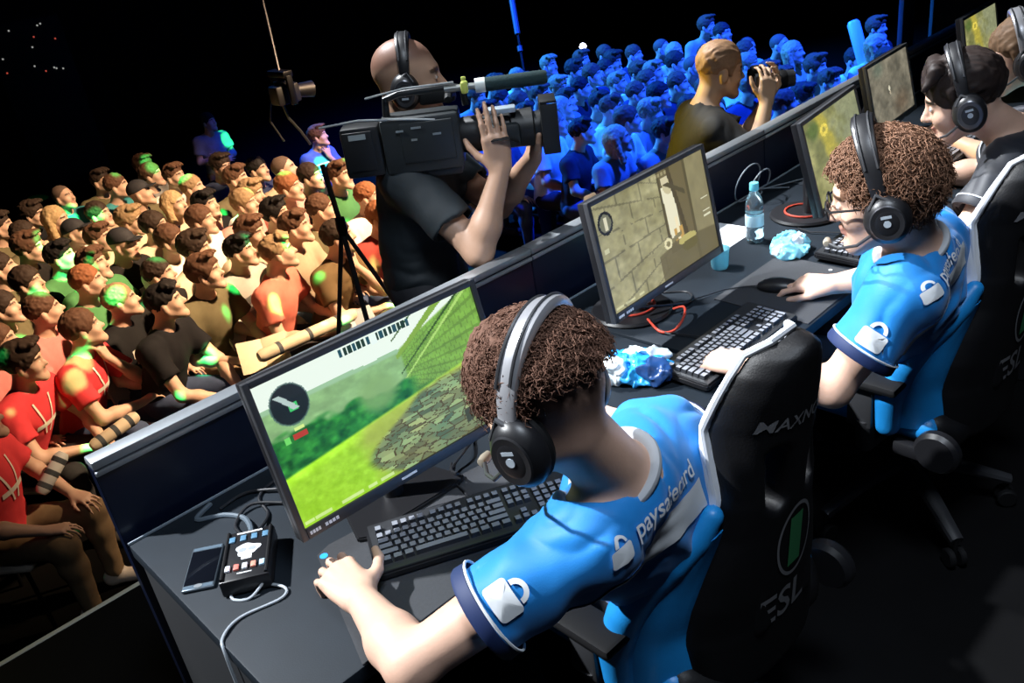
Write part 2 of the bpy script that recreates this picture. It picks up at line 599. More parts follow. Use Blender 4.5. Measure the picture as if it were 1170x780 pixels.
def head_paint(c, M, s, org, skin, brow=(.08, .04, .02), lips=(.45, .16, .13), stubble=None, scol=(.10, .07, .06)):
    c = np.array(c); org = np.array(org)
    def fn(co):
        L = ((co + org - c) @ M) / s
        rgb = np.tile(np.array(skin, float), (len(co), 1))
        x, y, z = L[:, 0], L[:, 1], L[:, 2]
        inhead = (np.abs(x) < .1) & (z > -.2) & (z < .2)
        m = inhead & (y > .07) & (np.abs(x) < .024) & (z > -.064) & (z < -.041)
        rgb[m] = rgb[m] * .35 + np.array(lips) * .65
        m = inhead & (y > .062) & (np.abs(np.abs(x) - .032) < .021) & (np.abs(z - (.036 - (np.abs(x) - .03) ** 2 * 6)) < .006)
        rgb[m] = brow
        m = inhead & (y > .088) & (np.abs(np.abs(x) - .031) < .010) & (np.abs(z - .012) < .005)
        rgb[m] = (.75, .72, .68)
        m = inhead & (y > .088) & (np.abs(np.abs(x) - .031) < .0045) & (np.abs(z - .012) < .005)
        rgb[m] = (.05, .04, .03)
        if stubble is not None:
            k = stubble(x, y, z) * inhead
            rgb = rgb * (1 - k[:, None]) + np.array(scol) * k[:, None]
        return rgb
    return fn

def curls(name, c, M, s, org, count, where, R, rad, length, material, parent, seed=1, turns=1.4, coil=.010, radii=(.082, .104, .098), cz=.045, cy=-.012):
    """curly hair: short coiled locks growing out of the scalp"""
    rs = np.random.RandomState(seed)
    V, F, base = [], [], 0
    c = np.array(c); org = np.array(org)
    made = 0; seg = 9
    while made < count:
        d = nrm(rs.normal(size=3))
        p = np.array([0, cy, cz]) + d * np.array(radii)
        if not where(*p): continue
        made += 1
        nn = nrm(d / np.array(radii))
        g = nrm(nn + rs.normal(size=3) * R)
        a = nrm(np.cross(g, rs.normal(size=3))); b = np.cross(g, a)
        L = length * rs.uniform(.6, 1.25); ph = rs.uniform(0, 6.28); cr = coil * rs.uniform(.7, 1.3)
        tn = turns * rs.uniform(.7, 1.3)
        pts = []
        for i in range(seg):
            t = i / (seg - 1)
            q = p + g * L * (t - .35 * t * t) + (a * math.cos(ph + tn * 6.28 * t) + b * math.sin(ph + tn * 6.28 * t)) * cr * min(1, t * 2.5) - np.array([0, 0, 1]) * L * .25 * t * t
            pts.append(q)
        pts = np.array(pts)
        T = np.gradient(pts, axis=0); T /= np.linalg.norm(T, axis=1)[:, None] + 1e-9
        N = np.cross(T, g + 1e-3); N /= np.linalg.norm(N, axis=1)[:, None] + 1e-9
        B = np.cross(T, N)
        rr = rad * np.array([1.0, 1.1, 1.1, 1.1, 1.05, 1.0, .9, .7, .3])
        ring = np.stack([pts + rr[:, None] * (N * math.cos(k * PI / 2) + B * math.sin(k * PI / 2)) for k in range(4)], 1)
        V.append((c + (ring.reshape(-1, 3) * s) @ M.T) - org)
        for i in range(seg - 1):
            for k in range(4):
                F.append((base + i * 4 + k, base + i * 4 + (k + 1) % 4, base + (i + 1) * 4 + (k + 1) % 4, base + (i + 1) * 4 + k))
        base += seg * 4
    me = mesh_np(name, np.concatenate(V), np.array(F))
    return link(name, me, material, parent)

# ---------------------------------------------------------------- lettering laid on a surface
def text_flat(txt, size, shear=0.0, spacing=1.0):
    cu = bpy.data.curves.new('lettering', 'FONT')
    cu.body = txt; cu.size = size; cu.shear = shear; cu.space_character = spacing; cu.resolution_u = 3
    cu.offset = size * 0.012
    o = bpy.data.objects.new('lettering', cu)
    COL.objects.link(o)
    dg = bpy.context.evaluated_depsgraph_get(); dg.update()
    me = bpy.data.meshes.new_from_object(o.evaluated_get(dg))
    bpy.data.objects.remove(o)
    bm = bmesh.new(); bm.from_mesh(me); bpy.data.meshes.remove(me)
    bmesh.ops.remove_doubles(bm, verts=bm.verts, dist=1e-5)
    bmesh.ops.triangulate(bm, faces=bm.faces)
    return bm

def grid_band(left, right, n, m):
    """quad grid between two polylines (2D)"""
    bm = bmesh.new()
    left = np.array(left, float); right = np.array(right, float)
    def at(P, t):
        x = t * (len(P) - 1); i = min(int(x), len(P) - 2); return P[i] + (P[i + 1] - P[i]) * (x - i)
    g = [[bm.verts.new((*(at(left, i / n) * (1 - j / m) + at(right, i / n) * j / m), 0)) for j in range(m + 1)] for i in range(n + 1)]
    for i in range(n):
        for j in range(m):
            bm.faces.new((g[i][j], g[i + 1][j], g[i + 1][j + 1], g[i][j + 1]))
    return bm

def bvh_of(o):
    me = o.data; mw = Matrix.Identity(4)
    p = o
    vs = [v.co.copy() for v in me.vertices]
    return BVHTree.FromPolygons(vs, [tuple(q.vertices) for q in me.polygons])

def decal(name, bm, tree, org, right, up, material, parent, off=.003, reach=.25, flipz=False):
    """drape a flat shape over a surface; org/right/up in the parent's coordinates"""
    right = Vector(right).normalized(); up = Vector(up); up = (up - right * up.dot(right)).normalized()
    nn = right.cross(up)
    org = Vector(org)
    dead = []
    for v in bm.verts:
        p = org + right * v.co.x + up * v.co.y
        hit, hn, _, _ = tree.ray_cast(p + nn * reach, -nn, reach * 2)
        if hit is None:
            dead.append(v)
        else:
            v.co = hit + (hn * .5 + nn * .5) * off
    bmesh.ops.delete(bm, geom=dead, context='VERTS')
    for f in bm.faces: f.smooth = True
    me = bpy.data.meshes.new(name); bm.to_mesh(me); bm.free()
    return link(name, me, material, parent)

def lock_shape(h):
    """padlock emblem: rounded body with a shackle, drawn flat"""
    bm = bmesh.new()
    def fan(pts):
        c = bm.verts.new((sum(p[0] for p in pts) / len(pts), sum(p[1] for p in pts) / len(pts), 0))
        vs = [bm.verts.new((*p, 0)) for p in pts]
        for i in range(len(vs)): bm.faces.new((c, vs[i], vs[(i + 1) % len(vs)]))
    W, H = .42 * h, .30 * h
    pts = []
    for cx, cy, a0 in ((W - .1 * h, -H + .1 * h, -90), (W - .1 * h, H - .1 * h, 0), (-W + .1 * h, H - .1 * h, 90), (-W + .1 * h, -H + .1 * h, 180)):
        for k in range(5):
            a = math.radians(a0 + 22.5 * k); pts.append((cx + .1 * h * math.cos(a), cy - .2 * h + .1 * h * math.sin(a)))
    fan(pts)
    N = 14
    ri, ro = .17 * h, .29 * h
    A = [bm.verts.new((ri * math.cos(PI * k / N), .1 * h + .04 * h + ri * 1.1 * math.sin(PI * k / N), 0)) for k in range(N + 1)]
    B = [bm.verts.new((ro * math.cos(PI * k / N), .1 * h + .04 * h + ro * 1.05 * math.sin(PI * k / N), 0)) for k in range(N + 1)]
    for k in range(N): bm.faces.new((A[k], B[k], B[k + 1], A[k + 1]))
    return bm
# ---------------------------------------------------------------- the hall and the stage
M_black = mat('matt_black', (.006, .006, .007), .8)
M_floor = mat('hall_floor', (.0015, .0014, .0013), .9, spec=.06, noise=.5, nscale=3, bump=.2, bscale=20)
M_stage = mat('stage_floor', (.003, .003, .0035), .6, spec=.15, noise=.4, nscale=6, bump=.15, bscale=30)
M_drape = mat('black_drape', (.0015, .0015, .002), .95, noise=.4, nscale=8)
M_flat = mat('grey_stage_flat', (.018, .020, .023), .85, noise=.3, nscale=5)
M_desk = mat('desk_laminate', (.0075, .0125, .019), .62, spec=.3, noise=.25, nscale=14, bump=.05, bscale=300)
M_deskside = mat('desk_side', (.006, .007, .009), .7)
M_panel = mat('barrier_panel', (.003, .006, .020), .28, noise=.35, nscale=5)
M_alu = mat('brushed_aluminium', (.42, .45, .48), .42, .8, noise=.12, nscale=60)
M_edge = mat('stage_edge_strip', (.62, .60, .50), .5)
M_plastic = mat('black_plastic', (.012, .012, .014), .38)
M_plastic2 = mat('dark_grey_plastic', (.035, .036, .040), .42)
M_rubber = mat('black_rubber', (.006, .006, .007), .7, spec=.25)
M_cable = mat('black_cable', (.014, .015, .018), .45)
M_white = mat('white_print', (.80, .82, .84), .55)
M_whiteplastic = mat('white_plastic', (.72, .73, .74), .4)
M_mat = mat('cloth_mousemat', (.036, .038, .043), .85, noise=.2, nscale=150, bump=.1, bscale=600)
M_key = mat('keycap', (.030, .032, .037), .30)
M_keytop_sheen = mat('keycap_top', (.24, .25, .28), .32)  # lighter grey paints in the light glancing off the key tops
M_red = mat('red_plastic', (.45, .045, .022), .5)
M_blueglow = mat('blue_logo_glow', (.03, .30, .75), .4, emit=.8)  # printed mat logo with a glow put into it, not a lamp

def struct(name, mb, m):
    o = mb.build(name, m, auto=30)
    o['kind'] = 'structure'
    return o
FZ = -1.30
q = MB(); q.box((6, 6, FZ - .05), (44, 32, .1)); struct('floor', q, M_floor)
q = MB(); q.box((3.0, -3.535, FZ / 2), (14, 8.95, -FZ - .002)); struct('stage_floor', q, M_stage)
q = MB(); q.box((3.0, .930, -.012), (14, .022, .028), .004); struct('trim_1', q, M_edge)
def drape(name, pts, z0, z1, m, amp=.06, freq=9.0, kind='structure'):
    b = MB(); vs = []; fs = []
    pts = [np.array(p, float) for p in pts]
    n = 0; L = [0]
    for a, c in zip(pts[:-1], pts[1:]): L.append(L[-1] + np.linalg.norm(c - a))
    N = int(L[-1] * 10) + 2
    for th in (0, .02):
        for i in range(N):
            t = L[-1] * i / (N - 1)
            k = max(j for j in range(len(pts) - 1) if L[j] <= t + 1e-9)
            d = (pts[k + 1] - pts[k]) / (L[k + 1] - L[k]); p = pts[k] + d * (t - L[k])
            nn = np.array([-d[1], d[0]])
            p = p + nn * (amp * math.sin(t * freq) + amp * .4 * math.sin(t * freq * 2.3 + 1) + th)
            vs += [(p[0], p[1], z0), (p[0], p[1], z1)]
    for i in range(N - 1):
        a = 2 * i; b2 = 2 * N + 2 * i
        fs += [(a, a + 2, a + 3, a + 1), (b2, b2 + 1, b2 + 3, b2 + 2)]
    for e in (0, 2 * N - 2):
        fs.append((e, e + 1, 2 * N + e + 1, 2 * N + e))
    b.raw(vs, fs)
    o = b.build(name, m, auto=60); o['kind'] = kind
    return o
drape('wall_back', [(-10, 17), (26, 17)], FZ, 9, M_drape, .12, 6)
drape('wall_left', [(-9, -6), (-9, 17)], FZ, 9, M_drape, .12, 6)
drape('wall_right', [(25, 17), (25, -8)], FZ, 9, M_drape, .12, 6)
# grey stage flat and its black edge column to the right of the crowd
q = MB(); q.box((0, 0, 2.0), (.09, .09, 4.0), .01)
col = q.build('stage_column', mat('black_painted_steel', (.010, .012, .018), .4)); col.location = (6.42, 1.16, 0); col.rotation_euler = (0, 0, -.75)
# column stands beyond the stage corner on its own deck
tag(col, 'tall black steel column at the end of the row of desks, beside the dark stage flat', 'column')
q = MB(); q.box((1.6, .03, 2.0), (3.1, .05, 4.0), .005)
fl = thing('stage_flat', 'dark grey stage flat standing behind the players at the far end', 'stage flat', (6.5, 1.05, 0), -.75)
q.build('panel', M_flat, fl)
q = MB()
for x in (.1, 1.6, 3.1): q.box((x, .08, 2.0), (.06, .05, 4.0), .004)
for z in (.1, 2.0, 3.9): q.box((1.6, .08, z), (3.0, .04, .06), .004)
q.build('batten_frame', mat('dark_timber', (.05, .035, .02), .7), fl)

# ---------------------------------------------------------------- desks and the barrier behind them
def make_desk(name, x, y, yaw, L, label, blabel):
    d = thing(name, label, 'desk', (x, y, 0), yaw, 'black gaming desks in a row')
    D = .745
    q = MB(); q.box((L / 2, -D / 2, .732), (L - .003, D, .036), .004); q.build('desktop', M_desk, d)
    for sx in (.02, L - .02):
        q = MB(); q.box((sx, -D / 2, .357), (.03, D - .08, .714), .003); q.build('side_panel', M_deskside, d)
    q = MB(); q.box((L / 2, -.06, .45), (L - .075, .02, .52), .002); q.build('modesty_panel', M_deskside, d)
    q = MB(); q.box((L / 2, .003, .7515), (L - .004, .004, .007), .001); q.build('edge_strip', mat('pale_edge', (.22, .27, .32), .5), d)
    b = thing('stage_barrier', blabel, 'barrier', (x, y, 0), yaw, 'dark barrier panels behind the desks')
    q = MB()
    A = [(.016, 0), (.052, 0), (.078, .945), (.042, .945)]
    M = Matrix(((0, 0, 1, 0), (1, 0, 0, 0), (0, 1, 0, 0), (0, 0, 0, 1)))
    q.prism(A, .002, L - .002, M, .002); q.build('panel', M_panel, b)
    q = MB(); q.box((L / 2, .060, .956), (L - .004, .05, .022), .005); q.build('top_rail', M_alu, b)
    q = MB(); q.box((L / 2, .037, .934), (L - .006, .008, .012), .002); q.build('rail_lip', M_alu, b)
    return d
make_desk('gaming_desk', 0, 0, 0.0, 1.40, 'black gaming desk with the phone and control box at its free end', 'dark barrier panel with a silver rail behind the green screen')
make_desk('gaming_desk', 1.40, 0, 0.030, 1.40, 'black gaming desk carrying the water bottle and crumpled plastic', 'dark barrier panel with a silver rail behind the water bottle')
make_desk('gaming_desk', 2.80, .042, 0.055, 1.40, 'black gaming desk in front of the player in the dark shirt', 'dark barrier panel with a silver rail in front of the photographer')
make_desk('gaming_desk', 4.20, .12, 0.055, 1.30, 'black gaming desk at the far end near the stage flat', 'dark barrier panel with a silver rail at the far end')

# ---------------------------------------------------------------- monitors
def screen_grid(name, fn, nx, ny, W, H, parent):
    u = (np.arange(nx) + .5) / nx; v = (np.arange(ny) + .5) / ny
    U, Vv = np.meshgrid(u, v)
    rgb = np.clip(fn(U, Vv), 0, 1.5)
    lin = np.where(rgb <= .04045, rgb / 12.92, ((rgb + .055) / 1.055) ** 2.4)
    xs = np.linspace(0, W, nx + 1); zs = np.linspace(0, H, ny + 1)
    gx, gz = np.meshgrid(xs, zs)
    vert = np.stack([gx.ravel(), np.zeros(gx.size), gz.ravel()], 1)
    i = (np.arange(ny)[:, None] * (nx + 1) + np.arange(nx)[None, :]).ravel()
    faces = np.stack([i, i + 1, i + nx + 2, i + nx + 1], 1)
    me = mesh_np(name, vert, faces)
    at = me.attributes.new('Col', 'FLOAT_COLOR', 'FACE')
    c = np.concatenate([lin.reshape(-1, 3), np.ones((nx * ny, 1))], 1)
    at.data.foreach_set('color', c.astype(np.float32).ravel())
    return link(name, me, screen_mat(), parent)

def vor(U, V, sx, sy, seed=0):
    rs = np.random.RandomState(seed); T = rs.rand(64, 64, 3)
    x, y = U * sx, V * sy
    xi, yi = np.floor(x).astype(int), np.floor(y).astype(int)
    best = np.full(U.shape, 9.0); sec = best.copy(); cid = np.zeros(U.shape)
    for a in (-1, 0, 1):
        for b in (-1, 0, 1):
            t = T[(xi + a) & 63, (yi + b) & 63]
            d = np.hypot(xi + a + t[..., 0] - x, yi + b + t[..., 1] - y)
            m = d < best
            sec = np.where(m, best, np.minimum(sec, d)); cid = np.where(m, t[..., 2], cid); best = np.where(m, d, best)
    return best, sec - best, cid
def n2(U, V, sx, sy, seed=0):
    return vnoise(U * sx, V * sy, U * 0 + seed * 3.7 + .5, seed)
def fb(U, V, sx, sy, seed=0):
    return (n2(U, V, sx, sy, seed) + .5 * n2(U, V, sx * 2.1, sy * 2.1, seed + 1) + .25 * n2(U, V, sx * 4.3, sy * 4.3, seed + 2)) / 1.75
def put(rgb, m, c, k=1.0):
    m = (m * k)[..., None] if m.dtype != bool else m[..., None] * k
    return rgb * (1 - m) + np.array(c) * m
def ss(a, b, x):
    t = np.clip((x - a) / (b - a), 0, 1); return t * t * (3 - 2 * t)

def radar(rgb, U, V, cx, cy, r, asp=1.78):
    d = np.hypot((U - cx), (V - cy) / asp) / r
    rgb = put(rgb, ss(1.0, .93, d), (.03, .06, .08), .92)
    rgb = put(rgb, (np.abs(d - .97) < .04), (.30, .42, .40), .7)
    return rgb

def screen_garden(U, V):
    n = fb(U, V, 9, 7, 1)
    rgb = np.zeros(U.shape + (3,)) + np.array((.93, .98, .93))
    hill = .845 + .02 * n - .06 * U
    rgb = put(rgb, (V < hill).astype(float), (.62, .78, .62))
    # garden wall, far
    top = .80 - .02 * U
    m = ss(top + .01, top - .01, V)
    rgb = put(rgb, m, (.55, .72, .48))
    rgb = rgb * (1 + .14 * (fb(U, V, 30, 26, 5) * m)[..., None])
    # brick wall on the right in perspective
    right = U > .60
    wt = .80 + (U - .60) * .55
    m = ss(.595, .61, U) * ss(wt + .02, wt, V)
    rgb = put(rgb, m, (.50, .70, .28))
    k = np.clip((U - .50) / .5, .05, 1)
    bv = (V - .66) / k * 9; bu = np.log(np.clip(U - .45, .02, 1)) * 14
    br = np.minimum(np.abs((bv % 1) - .5), np.abs(((bu + (np.floor(bv) % 2) * .5) % 1) - .5) * 1.4)
    rgb = rgb * (1 - .16 * (m * (br < .12))[..., None]) * (1 + .16 * (m * fb(U, V, 22, 26, 9))[..., None])
    # timber roof beams
    for a, b_, wd, c in ((.98, 1.25, .055, (.52, .68, .26)), (.86, 1.30, .018, (.20, .34, .12)), (1.10, 1.30, .02, (.25, .40, .12)), (.80, 1.35, .02, (.70, .86, .45))):
        l = a - (.62 - U) * -b_ * .9 - .25
        rgb = put(rgb, (np.abs(V - (.62 + (U - .52) * b_ * .8 + (a - .9))) < wd * (U - .3)) & (U > .58) & (V > .60), c)
    # hedge
    h0 = .60 + .10 * fb(U, V, 8, 8, 3) - .14 * U + .05
    m = ss(h0 + .02, h0 - .02, V) * ss(.66, .58, U)
    hc = np.array((.12, .46, .16)) + .30 * fb(U, V, 26, 22, 4)[..., None] * np.array((.6, 1, .4))
    rgb = put(rgb, m, (0, 0, 0)) + m[..., None] * hc
    pale = ss(.12, .05, np.hypot(U - .46, (V - .60) / 1.5))
    rgb = put(rgb, pale, (.52, .68, .42), .8)
    # right-hand low bushes
    m = ss(.50, .46, V + .04 * n) * ss(.60, .64, U) * (V > .38)
    rgb = put(rgb, m, (.16, .42, .14), .8)
    # lawn
    edge = .36 + .18 * U
    m = ss(edge + .012, edge - .012, V)
    g = np.array((.62, .84, .16)) + .10 * fb(U, V, 40, 30, 6)[..., None]
    rgb = put(rgb, m, (0, 0, 0)) + m[..., None] * g
    rgb = rgb * (1 + .20 * (ss(edge - .10, edge, V) * m)[..., None])
    # earth path
    e1 = ss(.30, .42, U + .25 * (V - .2) + .06 * n) * ss(edge + .01, edge - .02, V)
    rgb = put(rgb, e1, (.66, .66, .34), .65)
    # stone slabs
    d, ed, cid = vor(U + .3 * V, V * (1.6 + V), 16, 16, 7)
    line = .10 + .72 * (U - .46)
    m = ss(.46, .52, U + .14 * np.sin(V * 9) - .10 * (V - .3)) * ss(.50, .44, V - .02 * n)
    st = np.array((.50, .57, .38)) * (.72 + .6 * cid[..., None]) + np.array((.10, .02, -.02)) * (fb(U, V, 12, 12, 8)[..., None])
    st = np.where((ed < .10)[..., None], np.array((.33, .28, .12)), st)
    rgb = put(rgb, m, (0, 0, 0)) + m[..., None] * st
    # head-up display
    rgb = radar(rgb, U, V, .115, .80, .078)
    rgb = put(rgb, (np.abs(U - .125) < .02) & (np.abs(V - .775) < .028), (.25, .78, .42))
    rgb = put(rgb, (np.abs(U - .105 + .5 * (V - .82)) < .013) & (np.abs(V - .82) < .06), (.72, .80, .78))
    rgb = put(rgb, (np.abs(U - .06) < .012) & (np.abs(V - .585) < .022), (.45, .86, .40))
    rgb = put(rgb, (np.abs(U - .115) < .028) & (np.abs(V - .585) < .020), (.72, .22, .16))
    rgb = put(rgb, (np.abs(U - .12) < .02) & (np.abs(V - .632) < .013), (.85, .93, .55))
    for i in range(16):
        x = .365 + i * .0205
        rgb = put(rgb, (np.abs(U - x) < .0075) & (np.abs(V - .958) < .024), (.06, .20, .14) if i % 3 else (.10, .30, .35))
    rgb = put(rgb, (np.abs(U - .515) < .014) & (np.abs(V - .950) < .032), (.92, .98, .95))
    for x, w_ in ((.03, .02), (.09, .035), (.22, .05), (.31, .02), (.38, .03)):
        rgb = put(rgb, (np.abs(U - x) < w_) & (np.abs(V - .028) < .012), (.90, .97, .75), .7)
    for x in (.95, .9): rgb = put(rgb, (np.abs(U - x) < .02) & (np.abs(V - .03) < .016), (.9, .95, .8), .7)
    # crosshair and the weapon
    rgb = put(rgb, (np.hypot((U - .93) * 1.78, V - .02) < .30) & (U > .8) & (np.abs(V - .12 - (U - .8) * .5) < .05), (.24, .26, .14))
    return rgb

def screen_stone(U, V):
    n = fb(U, V, 10, 8, 21)
    base = np.array((.62, .60, .44)) + .10 * n[..., None]
    rgb = base + 0 * U[..., None]
    # big sandstone blocks of the left wall, receding
    k = np.clip(1.05 - U * .9, .2, 1.1)
    bv = (V - .55) / k * 4.2 + .3; bu = U * 5 + (np.floor(bv) % 2) * .5
    ed = np.minimum(np.abs(bv % 1 - .5) * 1.0, np.abs(bu % 1 - .5) * .8)
    m = (U < .56)
    blk = ((np.abs(bv % 1 - .5) > .455) | (np.abs(bu % 1 - .5) > .475)) & m & (fb(U, V, 14, 14, 2) > -.35)
    rgb = rgb * np.where(blk, .76, 1.0)[..., None] * (1 + .16 * fb(U, V, 30, 24, 22))[..., None]
    # corridor in the middle: timber and daylight
    m = (U > .56) & (U < .80)
    rgb = put(rgb, m & (V > .2), (.44, .40, .27))
    rgb = put(rgb, (np.abs(U - .63 - (.6 - V) * .02) < .05) & (V > .33) & (V < .84), (.92, .90, .78))
    rgb = put(rgb, (np.hypot((U - .64) * 1.3, (V - .84) / 1.4) < .06), (.80, .76, .60))
    rgb = put(rgb, (np.abs(U - .565) < .010) & (V > .25), (.34, .31, .20))
    rgb = put(rgb, (np.abs(U - .70 + (V - .6) * .10) < .018) & (V > .28), (.32, .28, .18))
    rgb = put(rgb, (np.abs(V - .88 + (U - .6) * 1.0) < .025) & (U > .58) & (U < .78), (.33, .30, .20))
    rgb = put(rgb, (np.abs(U - .62) < .03) & (V > .86) & (V < .93), (.84, .80, .66))
    rgb = put(rgb, (np.abs(U - .66) < .04) & (V > .25) & (V < .42), (.78, .62, .32))
    rgb = put(rgb, (np.abs(U - .655) < .013) & (V > .28) & (V < .52), (.95, .90, .74))
    # right wall
    m = U >= .80
    rgb = put(rgb, m, (.55, .52, .38)); rgb = rgb * (1 + .10 * (m * fb(U, V, 16, 8, 24))[..., None])
    rgb = put(rgb, (np.abs(U - .81) < .012), (.36, .33, .22))
    # floor
    fl_ = .30 - .30 * np.abs(U - .64) + (U > .64) * .12 * (U - .64)
    m = ss(fl_ + .01, fl_ - .01, V) * (U > .45)
    rgb = put(rgb, m, (.40, .37, .25), .85)
    # weapon
    a = (V - .30) - (U - .70) * -.10
    rgb = put(rgb, (np.hypot((U - .725) * 1.0, (V - .265) * 1.9) < .085), (.74, .70, .42))
    rgb = put(rgb, (np.hypot((U - .74) * 1.2, (V - .20) * 1.6) < .09) & (V < .24), (.40, .37, .20))
    rgb = put(rgb, (np.abs(V - .315 - (U - .58) * .35) < .022) & (U > .52) & (U < .68), (.52, .49, .34))
    rgb = put(rgb, np.abs(np.hypot((U - .545) * 1.5, V - .315) - .040) < .014, (.90, .87, .70))
    # head-up display
    d = np.hypot(U - .085, (V - .80) / 1.78) / .052
    rgb = put(rgb, d < 1, (.46, .46, .36)); rgb = put(rgb, np.abs(d - 1) < .14, (.08, .08, .07))
    rgb = put(rgb, (np.abs(U - .09) < .012) & (np.abs(V - .79) < .06), (.86, .84, .72))
    rgb = put(rgb, (np.abs(U - .05) < .016) & (np.abs(V - .56) < .02), (.86, .86, .70), .7)
    for x, w_ in ((.05, .03), (.14, .04), (.24, .02)): rgb = put(rgb, (np.abs(U - x) < w_) & (np.abs(V - .03) < .014), (.92, .92, .74), .6)
    for i in range(5): rgb = put(rgb, (np.abs(U - .52 - i * .03) < .01) & (np.abs(V - .965) < .018), (.78, .74, .58), .6)
    for v_ in (.42, .37, .55): rgb = put(rgb, (np.abs(U - .945) < .035) & (np.abs(V - v_) < .008), (.96, .96, .86), .8)
    return rgb

def screen_map(U, V):
    n = fb(U, V, 6, 6, 31)
    rgb = np.array((.56, .56, .36)) + n[..., None] * np.array((.22, .20, .16))
    m = ss(.5, .7, U + .3 * n) * ss(.4, .6, V)
    rgb = put(rgb, m, (.56, .58, .46), .8)
    p = np.abs(U - (.26 + .28 * (1 - V)) + .1 * n)
    rgb = put(rgb, ss(.16, .05, p), (.74, .68, .26), .8)
    rgb = put(rgb, ss(.13, .03, np.hypot(U - .16, V - .86) + .05 * n), (.36, .44, .22), .9)
    rgb = put(rgb, ss(.16, .04, np.hypot(U - .36, V - .34) + .06 * n), (.34, .42, .40), .9)
    rgb = put(rgb, ss(.20, .10, np.hypot(U - .85, V - .14) + .05 * n), (.34, .30, .16), .8)
    rgb = put(rgb, np.abs(np.hypot(U - .33, V - .80) - .05) < .02, (.9, .82, .35))
    return rgb * (1 + .18 * fb(U, V, 30, 26, 33))[..., None]

def screen_rubble(U, V):
    n = fb(U, V, 7, 6, 41)
    rgb = np.array((.46, .44, .38)) + n[..., None] * np.array((.16, .15, .13))
    rgb = put(rgb, ss(.2, .0, np.hypot(U - .25, V - .9)), (.40, .46, .40), .7)
    rgb = put(rgb, ss(.3, .0, np.hypot(U - .7, V - .2)), (.40, .33, .26), .7)
    rgb = put(rgb, np.hypot((U - .45) * 1.6, V - .52) < .04, (.86, .84, .74))
    rgb = put(rgb, np.hypot((U - .46) * 1.6, V - .45) < .03, (.75, .70, .6))
    return rgb * (1 + .22 * fb(U, V, 24, 22, 43))[..., None]

def make_monitor(p, yaw, tilt, fn, nx, ny, label, ring=True, W=.57, H=.348, foot='plate'):
    """p: lower left corner of the front face"""
    ez = Vector((math.cos(yaw), math.sin(yaw), 0))
    base = Vector(p) + ez * W / 2
    nn = Vector((-math.sin(yaw), math.cos(yaw), 0))
    t = thing('monitor', label, 'monitor', (base.x + nn.x * .11, base.y + nn.y * .11, .751), yaw, 'gaming monitors on the desks')
    z0 = p[2] - .751
    M = Matrix.Translation((-W / 2, -.11, z0)) @ Matrix.Rotation(-tilt, 4, 'X')
    q = MB()
    q.box((W / 2, .017, H / 2), (W, .024, H), .004, M)
    q.box((W / 2, .037, H / 2), (W * .72, .030, H * .66), .012, M)
    q.build('housing', M_plastic, t)
    q = MB(); b = .014; bb = .024
    q.box((b / 2, 0, H / 2), (b, .016, H), .002, M); q.box((W - b / 2, 0, H / 2), (b, .016, H), .002, M)
    q.box((W / 2, 0, H - b / 2), (W - 2 * b, .016, b), .002, M); q.box((W / 2, 0, bb / 2), (W - 2 * b, .016, bb), .002, M)
    fr = q.build('bezel', M_plastic2, t)
    s = screen_grid('screen', fn, nx, ny, W - 2 * b, H - b - bb, t)
    s.matrix_local = M @ Matrix.Translation((b, -.002, bb))
    q = MB()
    for x, w_ in ((.035, .026), (.075, .034)):
        for k in range(4):
            q.box((x + k * w_ / 4 - w_ / 2, -.0085, bb / 2), (w_ / 5.5, .001, .007), 0, M)
    q.build('bezel_lettering', M_white, fr)
    q = MB(); q.box((W / 2 - .02, -.0085, bb / 2), (.04, .001, .005), 0, M); q.build('bezel_mark', M_white, fr)
    q = MB()
    c = M @ Vector((W / 2, .05, H * .45))
    q.tube([(0, c.y + .05, .012), (0, c.y + .055, c.z * .6), (0, c.y + .03, c.z)], [.026, .024, .022], 14)
    q.build('stand_neck', M_plastic, t)
    if ring:
        q = MB(); q.lathe([(.0, 0.0), (.125, 0.0), (.128, .006), (.122, .014), (.0, .018)], 40, Matrix.Translation((0, .045, 0)))
        q.build('stand_base', M_plastic, t)
        q = MB()
        q.tube([(.072 * math.cos(2 * PI * k / 40), .045 + .072 * math.sin(2 * PI * k / 40), .019) for k in range(40)], .0042, 8, True)
        q.build('red_ring', M_red, t)['label'] = 'red cable ring on the stand'
    else:
        q = MB(); q.prism([(-.15, -.06), (-.13, -.075), (.13, -.075), (.15, -.06), (.10, .11), (-.10, .11)], 0, .013, None, .003)
        q.build('stand_base', M_plastic, t)
    return t
make_monitor((.208, -.491, .871), -.041, .203, screen_garden, 224, 132, 'nearest monitor, showing a green garden with stone slabs', ring=False)
make_monitor((1.272, -.401, .868), .062, .169, screen_stone, 160, 94, 'monitor showing a sandstone corridor, beside the water bottle', ring=True)
make_monitor((2.262, -.470, .851), .16, .25, screen_map, 90, 54, 'monitor with a yellow-green map view, behind the curly-haired player', ring=True, W=.535, H=.327)
make_monitor((3.228, -.184, .832), .109, .214, screen_rubble, 80, 46, 'monitor with a grey rubble view, third screen past the green one', ring=True, W=.49, H=.30)
make_monitor((4.10, -.20, .86), .08, .18, screen_map, 50, 30, 'farthest monitor, dim olive screen in front of the stage flat', ring=True, W=.50, H=.30)

